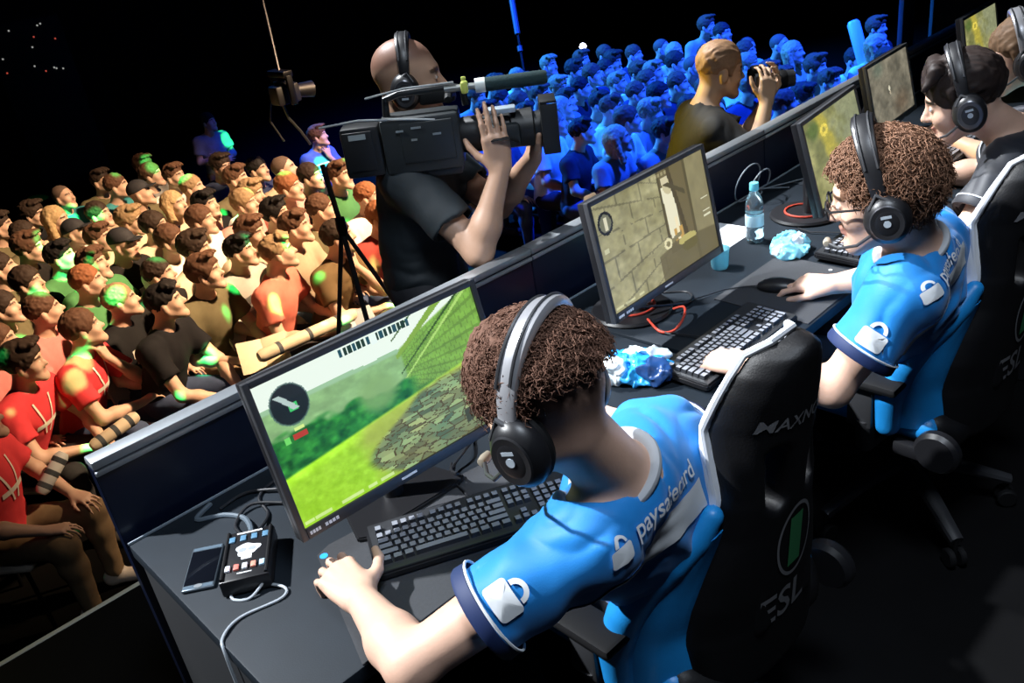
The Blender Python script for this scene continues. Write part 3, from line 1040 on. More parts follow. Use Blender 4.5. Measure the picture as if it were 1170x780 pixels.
# ---------------------------------------------------------------- keyboards
def make_keyboard(p, yaw, label, tilt=.045):
    """p: front left corner of the key field"""
    t = thing('keyboard', label, 'keyboard', p, yaw, 'black gaming keyboards')
    M = Matrix.Rotation(tilt, 4, 'X')
    q = MB(); q.prism([(-.012, -.022), (.448, -.022), (.455, -.010), (.455, .136), (.446, .146), (-.010, .146), (-.018, .136), (-.018, -.012)], 0.002, .020, M, .004)
    body = q.build('body', M_plastic, t)
    q = MB(); q.prism([(-.008, -.018), (.444, -.018), (.448, .138), (-.012, .138)], .0195, .0225, M, .001); q.build('top_plate', mat('keyboard_plate', (.075, .078, .085), .35, .6), body)
    u = .0189
    keys = MB(); tops = MB()
    def key(x, y, w_, h_=1.0):
        a, b, c, d = x * u + .0012, (x + w_) * u - .0012, y * u + .0012, (y + h_) * u - .0012
        i = .0022
        vs = [(a, c, .0225), (b, c, .0225), (b, d, .0225), (a, d, .0225), (a + i, c + i * .6, .0335), (b - i, c + i * .6, .0335), (b - i, d - i, .0335), (a + i, d - i, .0335)]
        keys.raw([M @ Vector(v) for v in vs], [(0, 1, 5, 4), (1, 2, 6, 5), (2, 3, 7, 6), (3, 0, 4, 7)], False)
        tops.raw([M @ Vector(v) for v in vs[4:]], [(0, 1, 2, 3)], False)
    rows = [(0, [1.25, 1.25, 1.25, 6.25, 1.25, 1.25, 1.25, 1.25]), (1, [2.25] + [1] * 10 + [2.75]), (2, [1.75] + [1] * 11 + [2.25]), (3, [1.5] + [1] * 12 + [1.5]), (4, [1] * 13 + [2])]
    for y, ws in rows:
        x = 0
        for w_ in ws: key(x, y, w_); x += w_
    for x in (0, 2, 3, 4, 5, 6.5, 7.5, 8.5, 9.5, 11, 12, 13, 14): key(x, 5.3, 1)
    for x in (15.25, 16.25, 17.25):
        key(x, 5.3, 1); key(x, 4, 1); key(x, 3, 1); key(x, 0, 1)
    key(16.25, 1, 1)
    for x in (18.5, 19.5, 20.5):
        for y in (1, 2, 3, 4): key(x, y, 1)
    key(18.5, 0, 2); key(20.5, 0, 1); key(21.5, 0, 1, 2); key(21.5, 2, 1, 2); key(21.5, 4, 1)
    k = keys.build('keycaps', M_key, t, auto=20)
    tops.build('keycap_tops', M_keytop_sheen, k, auto=20)
    q = MB(); q.tube([(.22, .140, .012), (.22, .19, .006), (.20, .26, .004), (.22, .32, .004)], .0025, 6); q.build('cable', M_cable, t)
    return t
make_keyboard((.322, -.578, .7535), -.465, 'black keyboard under the hand of the nearest player')
make_keyboard((1.280, -.690, .7535), .035, 'black keyboard of the curly-haired player, beside the blue crumpled bag')
make_keyboard((2.16, -.655, .7535), .05, 'black keyboard beneath the far hand behind the curly hair')
make_keyboard((3.15, -.50, .7535), .06, 'black keyboard before the farthest player in light blue')

# ---------------------------------------------------------------- mouse mats, mice
def poly_mat(name, pts, label, z=.7505):
    q = MB(); q.prism(pts, z, z + .0025, None, .0008)
    o = q.build(name, M_mat); tag(o, label, 'mouse mat', 'dark cloth mouse mats'); return o
m1 = poly_mat('mouse_mat', [(.264, -.405), (.30, -.395), (1.06, -.50), (1.06, -.742), (.150, -.742)], 'dark cloth mat under the nearest keyboard, with a small blue mark')
q = MB(); q.lathe([(.0, 0), (.009, 0), (.009, .0006), (0, .0006)], 16, Matrix.Translation((.272, -.420, .753))); q.build('blue_mark', M_blueglow, m1)
m2 = poly_mat('mouse_mat', [(1.74, -.40), (2.13, -.39), (2.12, -.712), (1.73, -.728)], 'dark cloth mat under the mouse with a white letter in its corner')
bm = text_flat('G', .055)
bmesh.ops.transform(bm, matrix=Matrix.Translation((2.04, -.675, .7545)) @ Matrix.Rotation(.5, 4, 'Z'), verts=bm.verts)
me = bpy.data.meshes.new('mat_lettering'); bm.to_mesh(me); bm.free(); link('mat_lettering', me, M_white, m2)

def make_mouse(p, yaw, label):
    t = thing('mouse', label, 'mouse', p, yaw, 'black gaming mice')
    ops = [(1, EL((0, -.012, .014), (.033, .050, .025)), 0), (1, EL((0, .025, .012), (.029, .040, .018)), .02), (-1, BX((0, 0, -.02), (.1, .1, .02), rad=.001), 0)]
    sdf_obj('shell', ops, .0022, M_plastic, t)
    q = MB(); q.lathe([(.0, -.0035), (.008, -.0035), (.009, 0), (.008, .0035), (0, .0035)], 16, Matrix.Translation((0, .038, .026)) @ Matrix.Rotation(PI / 2, 4, 'Y')); q.build('scroll_wheel', M_plastic2, t)
    q = MB(); q.tube([(0, .062, .010), (0, .10, .005), (-.03, .16, .004), (-.10, .22, .004), (-.14, .26, .004)], .002, 6); q.build('cable', M_cable, t)
make_mouse((1.890, -.535, .7525), .35, 'black mouse under the right hand of the curly-haired player')
make_mouse((.985, -.545, .7525), .1, 'black mouse under the right hand of the nearest player')
# ---------------------------------------------------------------- things lying on the desks
def smartphone(p, yaw):
    t = thing('smartphone', 'dark smartphone lying beside the control box on the desk end', 'phone', p, yaw)
    q = MB(); q.box((0, 0, .0042), (.070, .142, .008), .0034, None, 3); b = q.build('body', mat('phone_rim', (.16, .20, .24), .3, .7), t)
    q = MB(); q.box((0, 0, .0083), (.064, .112, .0008), .0002); q.build('screen', mat('phone_glass', (.004, .005, .008), .08), b)
    q = MB(); q.box((0, .063, .0083), (.062, .010, .0006), 0); q.box((0, -.063, .0083), (.062, .010, .0006), 0); q.build('glass_strip', mat('phone_strip', (.10, .14, .18), .2), b)
    q = MB(); q.lathe([(0, 0), (.006, 0), (.006, .0012), (0, .0012)], 18, Matrix.Translation((0, -.0625, .0083)) @ Matrix.Scale(1.5, 4, (1, 0, 0))); q.build('home_button', M_alu, t)
smartphone((.080, -.232, .7505), -.62)

def control_box(p, yaw):
    t = thing('control_box', 'black headset control box with five coloured buttons on the desk end', 'control box', p, yaw)
    q = MB(); q.box((0, 0, .022), (.105, .165, .040), .005); b = q.build('housing', M_plastic, t)
    q = MB()
    for s in (1, -1): q.tube([(s * .046, -.078, .044), (s * .046, .078, .044)], .004, 8)
    q.build('edge_guard', M_rubber, b)
    # white emblem blot with two dark patches
    pts = []
    for k in range(28):
        a = 2 * PI * k / 28; r = .024 + .003 * math.sin(3 * a + 1) + .002 * math.sin(5 * a)
        pts.append((r * 1.05 * math.cos(a), .012 + r * .85 * math.sin(a)))
    q = MB(); q.prism(pts, .0422, .0430); q.box((0, -.014, .0426), (.022, .012, .0008), 0)
    e = q.build('white_emblem', M_white, b)
    q = MB()
    for s in (1, -1): q.lathe([(0, .0431), (.007, .0431), (.007, .0434), (0, .0434)], 14, Matrix.Translation((s * .010, .012, 0)) @ Matrix.Scale(1.3, 4, (1, 0, 0)))
    q.build('emblem_patch', mat('grey_print', (.30, .33, .36), .6), e)
    cols = [('white', (.75, .8, .9)), ('red', (.75, .20, .16)), ('white', (.75, .8, .85)), ('red', (.75, .28, .20)), ('pale blue', (.45, .66, .85))]
    for k, (n, c) in enumerate(cols):
        q = MB(); q.box((-.036 + .018 * k, -.046, .0445), (.011, .017, .006), .0015)
        o = q.build('button', mat('button_' + n.replace(' ', '_') + str(k), c, .4), t); o['label'] = n + ' button'
    q = MB()
    for k in range(4): q.box((-.036 + .024 * k, .052, .0435), (.013, .018, .004), .001)
    q.build('slider', mat('slider_blue', (.10, .22, .34), .4), t)
    q = MB(); q.box((0, .072, .0426), (.055, .005, .001), 0); q.box((0, -.064, .0426), (.03, .003, .001), 0); q.build('printed_line', M_white, b)
control_box((.152, -.318, .7505), -.58)

def cable(name, pts, r, m, label, cat='cable', group=None):
    # smooth the points
    P = [np.array(p, float) for p in pts]
    out = []
    for i in range(len(P) - 1):
        p0, p1, p2, p3 = P[max(i - 1, 0)], P[i], P[i + 1], P[min(i + 2, len(P) - 1)]
        for k in range(6):
            t = k / 6
            out.append(.5 * ((2 * p1) + (-p0 + p2) * t + (2 * p0 - 5 * p1 + 4 * p2 - p3) * t * t + (-p0 + 3 * p1 - 3 * p2 + p3) * t ** 3))
    out.append(P[-1])
    q = MB(); q.tube(out, r, 8); o = q.build(name, m); tag(o, label, cat, group); return o
zt = .7535
cable('cable', [(.142, -.402, .77), (.10, -.405, zt), (.075, -.375, zt), (.10, -.35, zt + .006), (.16, -.43, zt + .004), (.145, -.46, zt), (.06, -.44, zt), (.010, -.462, zt), (-.004, -.49, .735), (-.006, -.50, .60)], .0032, mat('pale_cable', (.34, .38, .42), .4), 'pale cable looping from the control box over the edge of the desk')
cable('cable', [(.195, -.245, .772), (.215, -.20, zt + .01), (.225, -.14, zt), (.20, -.09, zt), (.15, -.05, zt), (.20, -.02, zt)], .0065, mat('thick_cable', (.10, .13, .16), .5), 'thick dark cable bundle behind the control box')
for k, pts in enumerate(([(.215, -.235, .765), (.27, -.18, zt), (.29, -.10, zt), (.36, -.07, zt), (.50, -.10, zt)],
                         [(.205, -.06, zt), (.28, -.06, zt + .004), (.36, -.14, zt + .006), (.46, -.16, zt)],
                         [(.185, -.225, .77), (.20, -.15, zt), (.26, -.12, zt + .008), (.33, -.19, zt), (.37, -.24, zt), (.45, -.26, zt)])):
    cable('cable', pts, .004, M_cable, ('thin black cable fanning out along the barrier behind the control box', 'thin black cable arching from the thick bundle to the nearest monitor', 'thin black cable with a bright plug near the lower monitor corner')[k], group=None)
q = MB(); q.tube([(.325, -.185, zt + .004), (.352, -.215, zt + .004)], .006, 8); pl = q.build('cable_plug', M_alu); tag(pl, 'small bright metal plug at the end of a cable by the nearest monitor', 'plug')
cable('cable', [(.62, -.47, zt + .03), (.64, -.42, zt + .012), (.70, -.40, zt + .02), (.78, -.34, zt), (.90, -.22, zt), (1.05, -.12, zt)], .0035, M_cable, 'black cable running from the green screen towards the barrier')
cable('red_cable', [(1.50, -.33, zt + .015), (1.47, -.40, zt + .004), (1.50, -.43, zt + .004), (1.56, -.42, zt + .02), (1.60, -.39, zt + .028), (1.585, -.36, zt + .02)], .0038, M_red, 'red cable curling under the monitor with the sandstone view')
cable('cable', [(1.50, -.30, .80), (1.66, -.36, .765), (1.74, -.30, zt), (1.70, -.22, zt), (1.78, -.16, zt), (1.95, -.10, zt)], .004, M_cable, 'black cable drooping under the right edge of the sandstone screen')
cable('cable', [(1.30, -.30, zt), (1.22, -.22, zt), (1.16, -.14, zt), (1.05, -.06, zt), (.95, -.05, zt)], .004, M_cable, 'black cable along the desk behind the nearest player')
# loops of cable hanging against the barrier
for k, (x, z, r) in enumerate(((2.53, .835, .075), (2.60, .81, .06))):
    pts = [(x + r * math.cos(a) * 1.1, -.012 - .010 * k - .02 * math.sin(a), z + r * math.sin(a)) for a in np.linspace(-.4, 5.6, 26)]
    pts.append((x + .22 + .05 * k, -.06, zt))
    cable('cable', pts, .0032, mat('grey_cable', (.16, .19, .22), .4), ('upper loop of grey cable leaning on the barrier beside the third monitor', 'lower loop of grey cable leaning on the barrier beside the third monitor')[k])

def bottle(p, label):
    t = thing('water_bottle', label, 'bottle', p)
    prof = [(.0, .002), (.026, .0), (.031, .006), (.0315, .03), (.029, .045), (.0315, .06), (.0315, .085), (.0295, .10), (.0315, .115), (.031, .135), (.026, .160), (.016, .180), (.0125, .190), (.0125, .205)]
    q = MB(); q.lathe(prof, 28); q.build('shell', mat('clear_plastic', (.85, .96, 1.0), .06, trans=.96), t)
    q = MB(); q.lathe([(.0, .004), (.024, .004), (.028, .010), (.0285, .03), (.0265, .045), (.0285, .06), (.0285, .085), (.0268, .10), (.0284, .112), (.0, .112)], 24); q.build('water', mat('water', (.70, .92, 1.0), .02, trans=.98), t)
    q = MB(); q.lathe([(.0145, .188), (.016, .190), (.016, .213), (.014, .216), (0, .216)], 24); cp = q.build('cap', mat('cyan_cap', (.16, .62, .74), .4), t)
    q = MB(); q.lathe([(.0318, .062), (.0322, .064), (.0322, .098), (.0318, .100)], 28); lb = q.build('label_band', mat('bottle_label', (.55, .80, .90), .5), t)
bottle((2.205, -.250, .7505), 'clear water bottle with a cyan cap standing between the monitors')

def crumple(name, c, r, seed, h, material, parent, amp=.018, fr=26, M=None):
    def nz(X, Y, Z):
        a = np.abs(vnoise(X * fr + 7, Y * fr, Z * fr, seed)); b = np.abs(vnoise(X * fr * 2.2, Y * fr * 2.2 + 5, Z * fr * 2.2, seed + 1))
        return amp * (a - .3) + amp * .5 * (b - .3)
    ops = [(1, EL(c, r, M), 0), (-1, BX((c[0], c[1], -.05), (.4, .4, .05), rad=.001), 0)]
    v, f = surface(ops, h, nz)
    v[:, 2] = np.maximum(v[:, 2], .0005)
    return link(name, mesh_np(name, v, f), material, parent)
M_bagblue = mat('blue_plastic_film', (.03, .34, .75), .18, coat=.3)
M_bagwhite = mat('white_plastic_film', (.78, .88, .92), .2, coat=.3)
M_bagdark = mat('navy_plastic_film', (.015, .05, .16), .18)
t = thing('crumpled_bag', 'crumpled blue and white plastic bag between two keyboards', 'plastic bag', (1.245, -.475, .7515), .5)
crumple('film', (0, 0, .016), (.080, .115, .034), 5, .0045, M_bagblue, t, .03)
crumple('white_fold', (-.05, .05, .03), (.045, .05, .035), 8, .004, M_bagwhite, t, .025)
crumple('white_fold', (.03, -.04, .045), (.020, .07, .018), 9, .004, M_bagwhite, t, .02)
crumple('dark_fold', (-.04, -.07, .03), (.05, .05, .03), 11, .004, M_bagdark, t, .02)
t = thing('crumpled_wrapper', 'crumpled cyan and white wrapper behind the mouse', 'wrapper', (2.175, -.405, .7515), .3)
crumple('film', (0, 0, .018), (.085, .06, .034), 15, .004, mat('cyan_film', (.25, .68, .85), .15, coat=.3), t, .03)
crumple('white_fold', (.02, -.02, .034), (.05, .022, .016), 16, .004, M_bagwhite, t, .02)
crumple('white_fold', (-.045, .005, .02), (.03, .04, .028), 17, .004, M_bagwhite, t, .02)
q = MB(); q.lathe([(.0, .003), (.026, .0), (.030, .01), (.034, .070), (.032, .070), (.027, .012), (0, .010)], 26)
o = q.build('plastic_cup', mat('cyan_clear_plastic', (.35, .80, .92), .1, trans=.6)); o.location = (1.955, -.275, .7505); tag(o, 'cyan plastic cup half hidden by the right edge of the sandstone screen', 'cup')
q = MB(); q.box((0, 0, .0006), (.21, .15, .0012), 0); q.box((.01, .008, .0018), (.21, .15, .0010), 0)
o = q.build('paper_sheets', mat('paper', (.80, .84, .86), .7)); o.location = (2.19, -.125, .7505); o.rotation_euler = (0, 0, .05); tag(o, 'white paper sheets lying behind the water bottle', 'paper')
for k, (x, y) in enumerate(((2.09, -.60), )):
    q = MB(); q.lathe([(0, 0), (.006, 0), (.006, .003), (0, .003)], 14); o = q.build('white_cap_dot', M_white); o.location = (x, y, .7532); tag(o, 'tiny white disc lying near the white letter on the mat', 'disc')

# ---------------------------------------------------------------- gaming chair
M_leather = mat('black_leatherette', (.005, .005, .006), .5, spec=.3, noise=.15, nscale=40, bump=.12, bscale=260)
M_leatherblue = mat('blue_leatherette', (.012, .24, .62), .40, noise=.08, nscale=40, bump=.12, bscale=260)
M_leatherwhite = mat('white_leatherette', (.74, .76, .80), .42, bump=.1, bscale=260)
M_greylogo = mat('grey_embroidery', (.17, .17, .18), .7)
M_greenlogo = mat('green_print', (.03, .20, .07), .6)
ZW = [.44, .52, .60, .70, .78, .86, .95, 1.04, 1.11, 1.17, 1.215, 1.25, 1.275]
ZW = [z * .957 for z in ZW]
WW = [.19, .205, .210, .200, .174, .142, .124, .122, .120, .110, .094, .068, .022]
KZ = .955
def back_y(z): return -.245 - .07 * (np.clip(z, .4, 1.3) - .5) - .03 * np.clip(z - .95, 0, 1)
def wing_y(x, z):
    w_ = np.interp(z, ZW, WW)
    return .085 * np.interp(z, [.44, .6, .8, .9, 1.05, 1.2], [.6, 1, .7, .55, 1.0, .5]) * np.clip(np.abs(x) / np.maximum(w_, .05), 0, 1.2) ** 2.5
def back_prim(th, grow=0.0, dy=0.0):
    lo = V3(-.30, -.45, .40); hi = V3(.30, .0, 1.32)
    def fn(X, Y, Z):
        w_ = np.interp(Z, ZW, WW).astype(np.float32) + grow
        yc = back_y(Z) + wing_y(X, Z) + dy
        r = th * .8
        q1 = np.abs(Y - yc) * .92 - th + r
        q2 = (np.abs(X) - w_) * .85 + r + 0 * Y
        q3 = np.maximum(Z - (1.218 + grow), .42 - Z) + r + 0 * X
        s = np.sqrt(np.maximum(q1, 0) ** 2 + np.maximum(q2, 0) ** 2 + np.maximum(q3, 0) ** 2)
        return s + np.minimum(np.maximum(np.maximum(q1, q2), q3), 0) - r
    return (fn, lo, hi, ())
def make_chair(loc, rz, label):
    t = thing('gaming_chair', label, 'chair', loc, rz, 'black gaming chairs with blue and white trim')
    slots = [(-1, C((sx * .054, -.30, .90), (sx * .057, -.30, 1.0), .024, .020, flat=(V3(0, 1, 0), .12)), .01) for sx in (1, -1)]
    back = sdf_obj('backrest', [(1, back_prim(.030), 0)] + slots, .007, M_leather, t)
    # front pads: white at the shoulders, black in the middle
    for sx in (1, -1):
        pts = []; rr = []
        for z in np.linspace(.80, 1.180, 24):
            x = np.interp(z, ZW, WW) - .012
            pts.append((sx * x, float(back_y(z) + wing_y(x, z)) + .040, z)); rr.append(.024 - .021 * max(0, (z - .94) / .245))
        q = MB(); q.tube(pts, rr, 12); q.build('shoulder_bolster', M_leatherwhite, back)['label'] = 'white leatherette bolster'
        R_ = [(.150, -.215, .885, .022), (.178, -.195, .842, .032), (.222, -.168, .800, .036), (.256, -.130, .745, .038), (.284, -.098, .675, .040), (.300, -.075, .585, .040), (.298, -.075, .500, .036)]
        ops = [(1, C((sx * a[0], a[1], a[2]), (sx * b[0], b[1], b[2]), a[3], b[3]), 0) for a, b in zip(R_[:-1], R_[1:])]
        sdf_obj('side_bolster', ops, .0065, M_leatherblue, t)['label'] = 'blue leatherette side bolster'
        N1, N2 = 18, 8
        zz = np.linspace(.850, .485, N1); Rz = np.array(R_)[::-1]
        vs = []; fs = []
        for lay in (0, 1):
            for z in zz:
                rim = np.array([np.interp(z, Rz[:, 2], Rz[:, k]) for k in range(3)]); rim[0] += .012
                bx = float(np.interp(z, ZW, WW)); bk = np.array([bx - .004, float(back_y(z) + wing_y(bx, z)) - .012, z])
                for j in range(N2 + 1):
                    t_ = j / N2; p_ = rim * (1 - t_) + bk * t_
                    p_ = p_ + V3(.020 * math.sin(PI * t_), -.014 * math.sin(PI * t_), 0) - lay * V3(.030, -.004, 0)
                    vs.append((sx * p_[0], p_[1], p_[2]))
        W_ = N2 + 1; off = N1 * W_
        for lay in (0, 1):
            for i in range(N1 - 1):
                for j in range(N2):
                    a_ = lay * off + i * W_ + j; fs.append((a_, a_ + 1, a_ + W_ + 1, a_ + W_))
        for i in range(N1 - 1):
            for j in (0, N2): a_ = i * W_ + j; fs.append((a_, a_ + W_, off + a_ + W_, off + a_))
        for j in range(N2):
            for i in (0, N1 - 1): a_ = i * W_ + j; fs.append((a_, a_ + 1, off + a_ + 1, off + a_))
        q = MB(); q.raw(vs, fs); q.build('wing_panel', M_leatherblue, t, auto=50)['label'] = 'blue leatherette wing'
    pts = []
    for sx in (-1, 1):
        for z in (np.linspace(.44, 1.214, 44) if sx < 0 else np.linspace(1.214, .44, 44)):
            x = np.interp(z, ZW, WW) + .002
            pts.append((sx * x, float(back_y(z) + wing_y(x, z)) + .016, z))
    q = MB(); q.tube(pts, .0075, 8); q.build('piping', M_leatherwhite, back)['label'] = 'white piping'
    ops = [(1, BX((0, -.252, .72), (.11, .03, .16), rad=.028), 0)]
    sdf_obj('centre_pad', ops, .008, M_leather, back)
    sdf_obj('head_pad', [(1, EL((0, -.272, 1.10), (.085, .045, .055)), 0)], .008, M_leather, back)
    # seat
    ops = [(1, BX((0, .015, .455), (.225, .26, .045), rad=.04), 0), (1, C((.215, -.17, .475), (.225, .20, .480), .048), .03), (1, C((-.215, -.17, .475), (-.225, .20, .480), .048), .03), (1, C((-.2, .255, .455), (.2, .255, .455), .045), .03)]
    sdf_obj('seat', ops, .009, M_leather, t)
    for sx in (1, -1):
        ops = [(1, C((sx * .235, -.16, .480), (sx * .243, .19, .484), .040), 0)]
        sdf_obj('seat_bolster', ops, .008, M_leatherblue, t)['label'] = 'blue leatherette seat edge'
        arm = MB(); arm.box((sx * .335, .0, .645), (.085, .25, .028), .012); a = arm.build('armrest', M_rubber, t)
        q = MB(); q.box((sx * .330, -.0, .625), (.05, .16, .02), .005); q.box((sx * .325, -.01, .56), (.030, .075, .15), .008); q.tube([(sx * .322, -.02, .51), (sx * .31, -.02, .42), (sx * .20, -.02, .405)], [.026, .028, .024], 10); q.build('armrest_post', M_plastic2, a)
        q = MB(); q.lathe([(0, -.022), (.052, -.022), (.062, -.010), (.062, .010), (.05, .024), (0, .024)], 26, Matrix.Translation((sx * .295, -.215, .455)) @ Matrix.Rotation(PI / 2, 4, 'Y'))
        q.box((sx * .295, -.15, .435), (.034, .11, .045), .012); q.build('recline_hinge', M_plastic, t)
    q = MB()
    q.box((0, 0, .385), (.20, .26, .05), .01); q.lathe([(.030, .20), (.030, .30), (.022, .30), (.022, .37)], 18); q.build('tilt_base', M_plastic, t)
    q = MB(); q.tube([(.08, .02, .375), (.20, .03, .372), (.27, .03, .355)], .006, 8); q.build('lever', M_alu, t)
    for k in range(5):
        a = 2 * PI * k / 5 + .3
        d = V3(math.cos(a), math.sin(a), 0)
        q = MB(); q.tube([d * .02 + V3(0, 0, .17), d * .16 + V3(0, 0, .150), d * .32 + V3(0, 0, .095)], [.034, .028, .020], 10, flat=.8); lg = q.build('base_arm', M_plastic2, t)
        p = d * .315; sd = V3(-d[1], d[0], 0)
        q = MB()
        for s in (-1, 1):
            cpt = p + sd * s * .017 + V3(0, 0, .031)
            R = Matrix(((sd[0], d[0], 0, cpt[0]), (sd[1], d[1], 0, cpt[1]), (0, 0, 1, cpt[2]), (0, 0, 0, 1))) @ Matrix.Rotation(PI / 2, 4, 'Y')
            q.lathe([(0, -.010), (.026, -.010), (.030, -.006), (.030, .006), (.026, .010), (0, .010)], 20, R)
        q.tube([p + V3(0, 0, .03), p + V3(0, 0, .10)], .007, 8); q.build('caster', M_rubber, lg)
    # lettering on the back of the shell
    tree = bvh_of(back)
    bm = text_flat('MAXNOMIC', .036, shear=.25)
    for v in bm.verts: v.co.x -= .100
    bmesh.ops.subdivide_edges(bm, edges=[e for e in bm.edges if e.calc_length() > .02], cuts=1)
    decal('back_lettering', bm, tree, (0, -.5, 1.06), (1, 0, 0), (0, 0, 1), M_greylogo, back, .002)
    bm = bmesh.new()
    N = 40
    for a_, b_ in ((.058, .090), ):
        for ri, ro in ((.90, 1.0), ):
            A = [bm.verts.new((a_ * ri * math.cos(2 * PI * k / N), b_ * ri * math.sin(2 * PI * k / N), 0)) for k in range(N)]
            B = [bm.verts.new((a_ * ro * math.cos(2 * PI * k / N), b_ * ro * math.sin(2 * PI * k / N), 0)) for k in range(N)]
            for k in range(N): bm.faces.new((A[k], B[k], B[(k + 1) % N], A[(k + 1) % N]))
    decal('emblem_ring', bm, tree, (0, -.5, .775), (1, 0, 0), (0, 0, 1), M_greylogo, back, .002)
    bm = grid_band([(-.022, -.062), (-.022, .062)], [(.020, -.062), (.020, .062)], 10, 4)
    decal('emblem_bar', bm, tree, (0, -.5, .775), (1, 0, 0), (0, 0, 1), M_greenlogo, back, .002)
    bm = text_flat('ESL', .105)
    for v in bm.verts: v.co.x -= .10
    bmesh.ops.subdivide_edges(bm, edges=[e for e in bm.edges if e.calc_length() > .02], cuts=1)
    decal('emblem_lettering', bm, tree, (0, -.5, .59), (1, 0, 0), (0, 0, 1), M_greylogo, back, .002)
    return t
ch = make_chair((.885, -.885, 0), 0.0, 'black gaming chair of the nearest player, its lettered back towards the viewer')
for (x, y, rz, lab) in ((2.035, -.895, .0, 'black gaming chair of the curly-haired player, cut by the right picture edge'),
                        (3.20, -.83, .04, 'black gaming chair of the player in the dark shirt'),
                        (4.00, -.72, .06, 'black gaming chair of the farthest player in light blue')):
    c = copy_tree(ch); c.location = (x, y, 0); c.rotation_euler = (0, 0, rz); c['label'] = lab

# ---------------------------------------------------------------- headsets
M_hsilver = mat('headband_silver', (.50, .50, .53), .30, .5)
def make_headset(name, c, M, s, label, band_top=.165, band_mat=None, mic=True, cup=(.030, .044, .055), tilt=0.0, group='over-ear gaming headsets'):
    c = np.array(c)
    mw = Matrix(((M[0, 0] * s, M[0, 1] * s, M[0, 2] * s, c[0]), (M[1, 0] * s, M[1, 1] * s, M[1, 2] * s, c[1]), (M[2, 0] * s, M[2, 1] * s, M[2, 2] * s, c[2]), (0, 0, 0, 1)))
    t = thing(name, label, 'headset', group=group, M=mw)
    hx = .100
    ring = [(hx * math.cos(a) * (1.0), tilt * math.sin(a), .010 + (band_top - .010) * math.sin(a) ** .8) for a in np.linspace(.12, PI - .12, 33)]
    q = MB(); b = [Vector(p) for p in ring]
    vs = []; fs = []
    n = len(ring)
    for i, p in enumerate(ring):
        tdir = np.array(ring[min(i + 1, n - 1)]) - np.array(ring[max(i - 1, 0)]); tdir = nrm(tdir)
        side = V3(0, 1, 0); out = nrm(np.cross(side, tdir)); 
        if out @ np.array([p[0], 0, p[2] - .03]) < 0: out = -out
        wd = .0145 + .008 * math.sin(PI * i / (n - 1)); th = .006 + .004 * math.sin(PI * i / (n - 1))
        for k in range(12):
            a = 2 * PI * k / 12; ca, sa = math.cos(a), math.sin(a)
            sg = lambda v: math.copysign(abs(v) ** .6, v)
            vs.append(np.array(p) + side * wd * sg(ca) + out * th * sg(sa))
    for i in range(n - 1):
        for k in range(12): fs.append((i * 12 + k, i * 12 + (k + 1) % 12, (i + 1) * 12 + (k + 1) % 12, (i + 1) * 12 + k))
    q.raw(vs, fs); q.build('headband', band_mat or M_plastic, t)
    q = MB()
    for e in (1, -1):
        pts = [(p[0] * 1.0, p[1] + e * .012, p[2] + .004) for p in ring[3:-3]]
        q.tube([(x * 1.06, y, z + .006) for x, y, z in pts], .0025, 6)
    q.build('headband_seam', M_plastic2, t)
    for sx in (1, -1):
        R = Matrix.Translation((sx * .094, -.006, -.012)) @ Matrix.Rotation(sx * PI / 2, 4, 'Y') @ Matrix.Rotation(.0, 4, 'Z')
        q = MB(); q.lathe([(.0, .032), (.018, .032), (.032, .028), (.042, .016), (.045, .004), (.043, -.004), (.0, -.004)], 32, R, sx=cup[2] / .045, sy=cup[1] / .045)
        cu = q.build('ear_cup', M_plastic, t)
        q = MB(); q.lathe([(.020, -.004), (.043, -.004), (.046, -.010), (.043, -.019), (.032, -.021), (.022, -.016)], 32, R, sx=cup[2] / .046, sy=cup[1] / .046)
        q.build('ear_cushion', M_rubber, cu)
        q = MB(); q.lathe([(.028, .0308), (.0305, .0312), (.033, .0292)], 32, R, sx=cup[2] / .045, sy=cup[1] / .045); q.build('trim_ring', mat('gunmetal', (.10, .10, .11), .3, .8), cu)
        q = MB(); q.lathe([(0, .0318), (.007, .0322), (.0072, .0335), (0, .0335)], 14, R); q.box((.014, 0, .0318), (.006, .020, .0012), 0, R); q.build('cup_mark', mat('pale_print', (.40, .46, .52), .5), cu)
        # yoke
        q = MB(); q.tube([(sx * .103, .026, -.004), (sx * .112, .022, .020), (sx * .106, .006, .044), (sx * .112, -.024, .024), (sx * .103, -.036, -.004)], .0045, 8); q.build('yoke', M_plastic2, t)
    if mic:
        q = MB(); q.tube([(-.112, .020, -.030), (-.100, .060, -.055), (-.070, .098, -.066), (-.040, .122, -.062)], .0035, 8); m_ = q.build('microphone_boom', M_plastic2, t)
        q = MB(); q.lathe([(0, -.014), (.007, -.012), (.009, 0), (.007, .012), (0, .014)], 16, Matrix.Translation((-.034, .124, -.061)) @ Matrix.Rotation(PI / 2, 4, 'Y')); q.build('microphone_tip', mat('mic_tip', (.30, .26, .20), .6), m_)
    return t
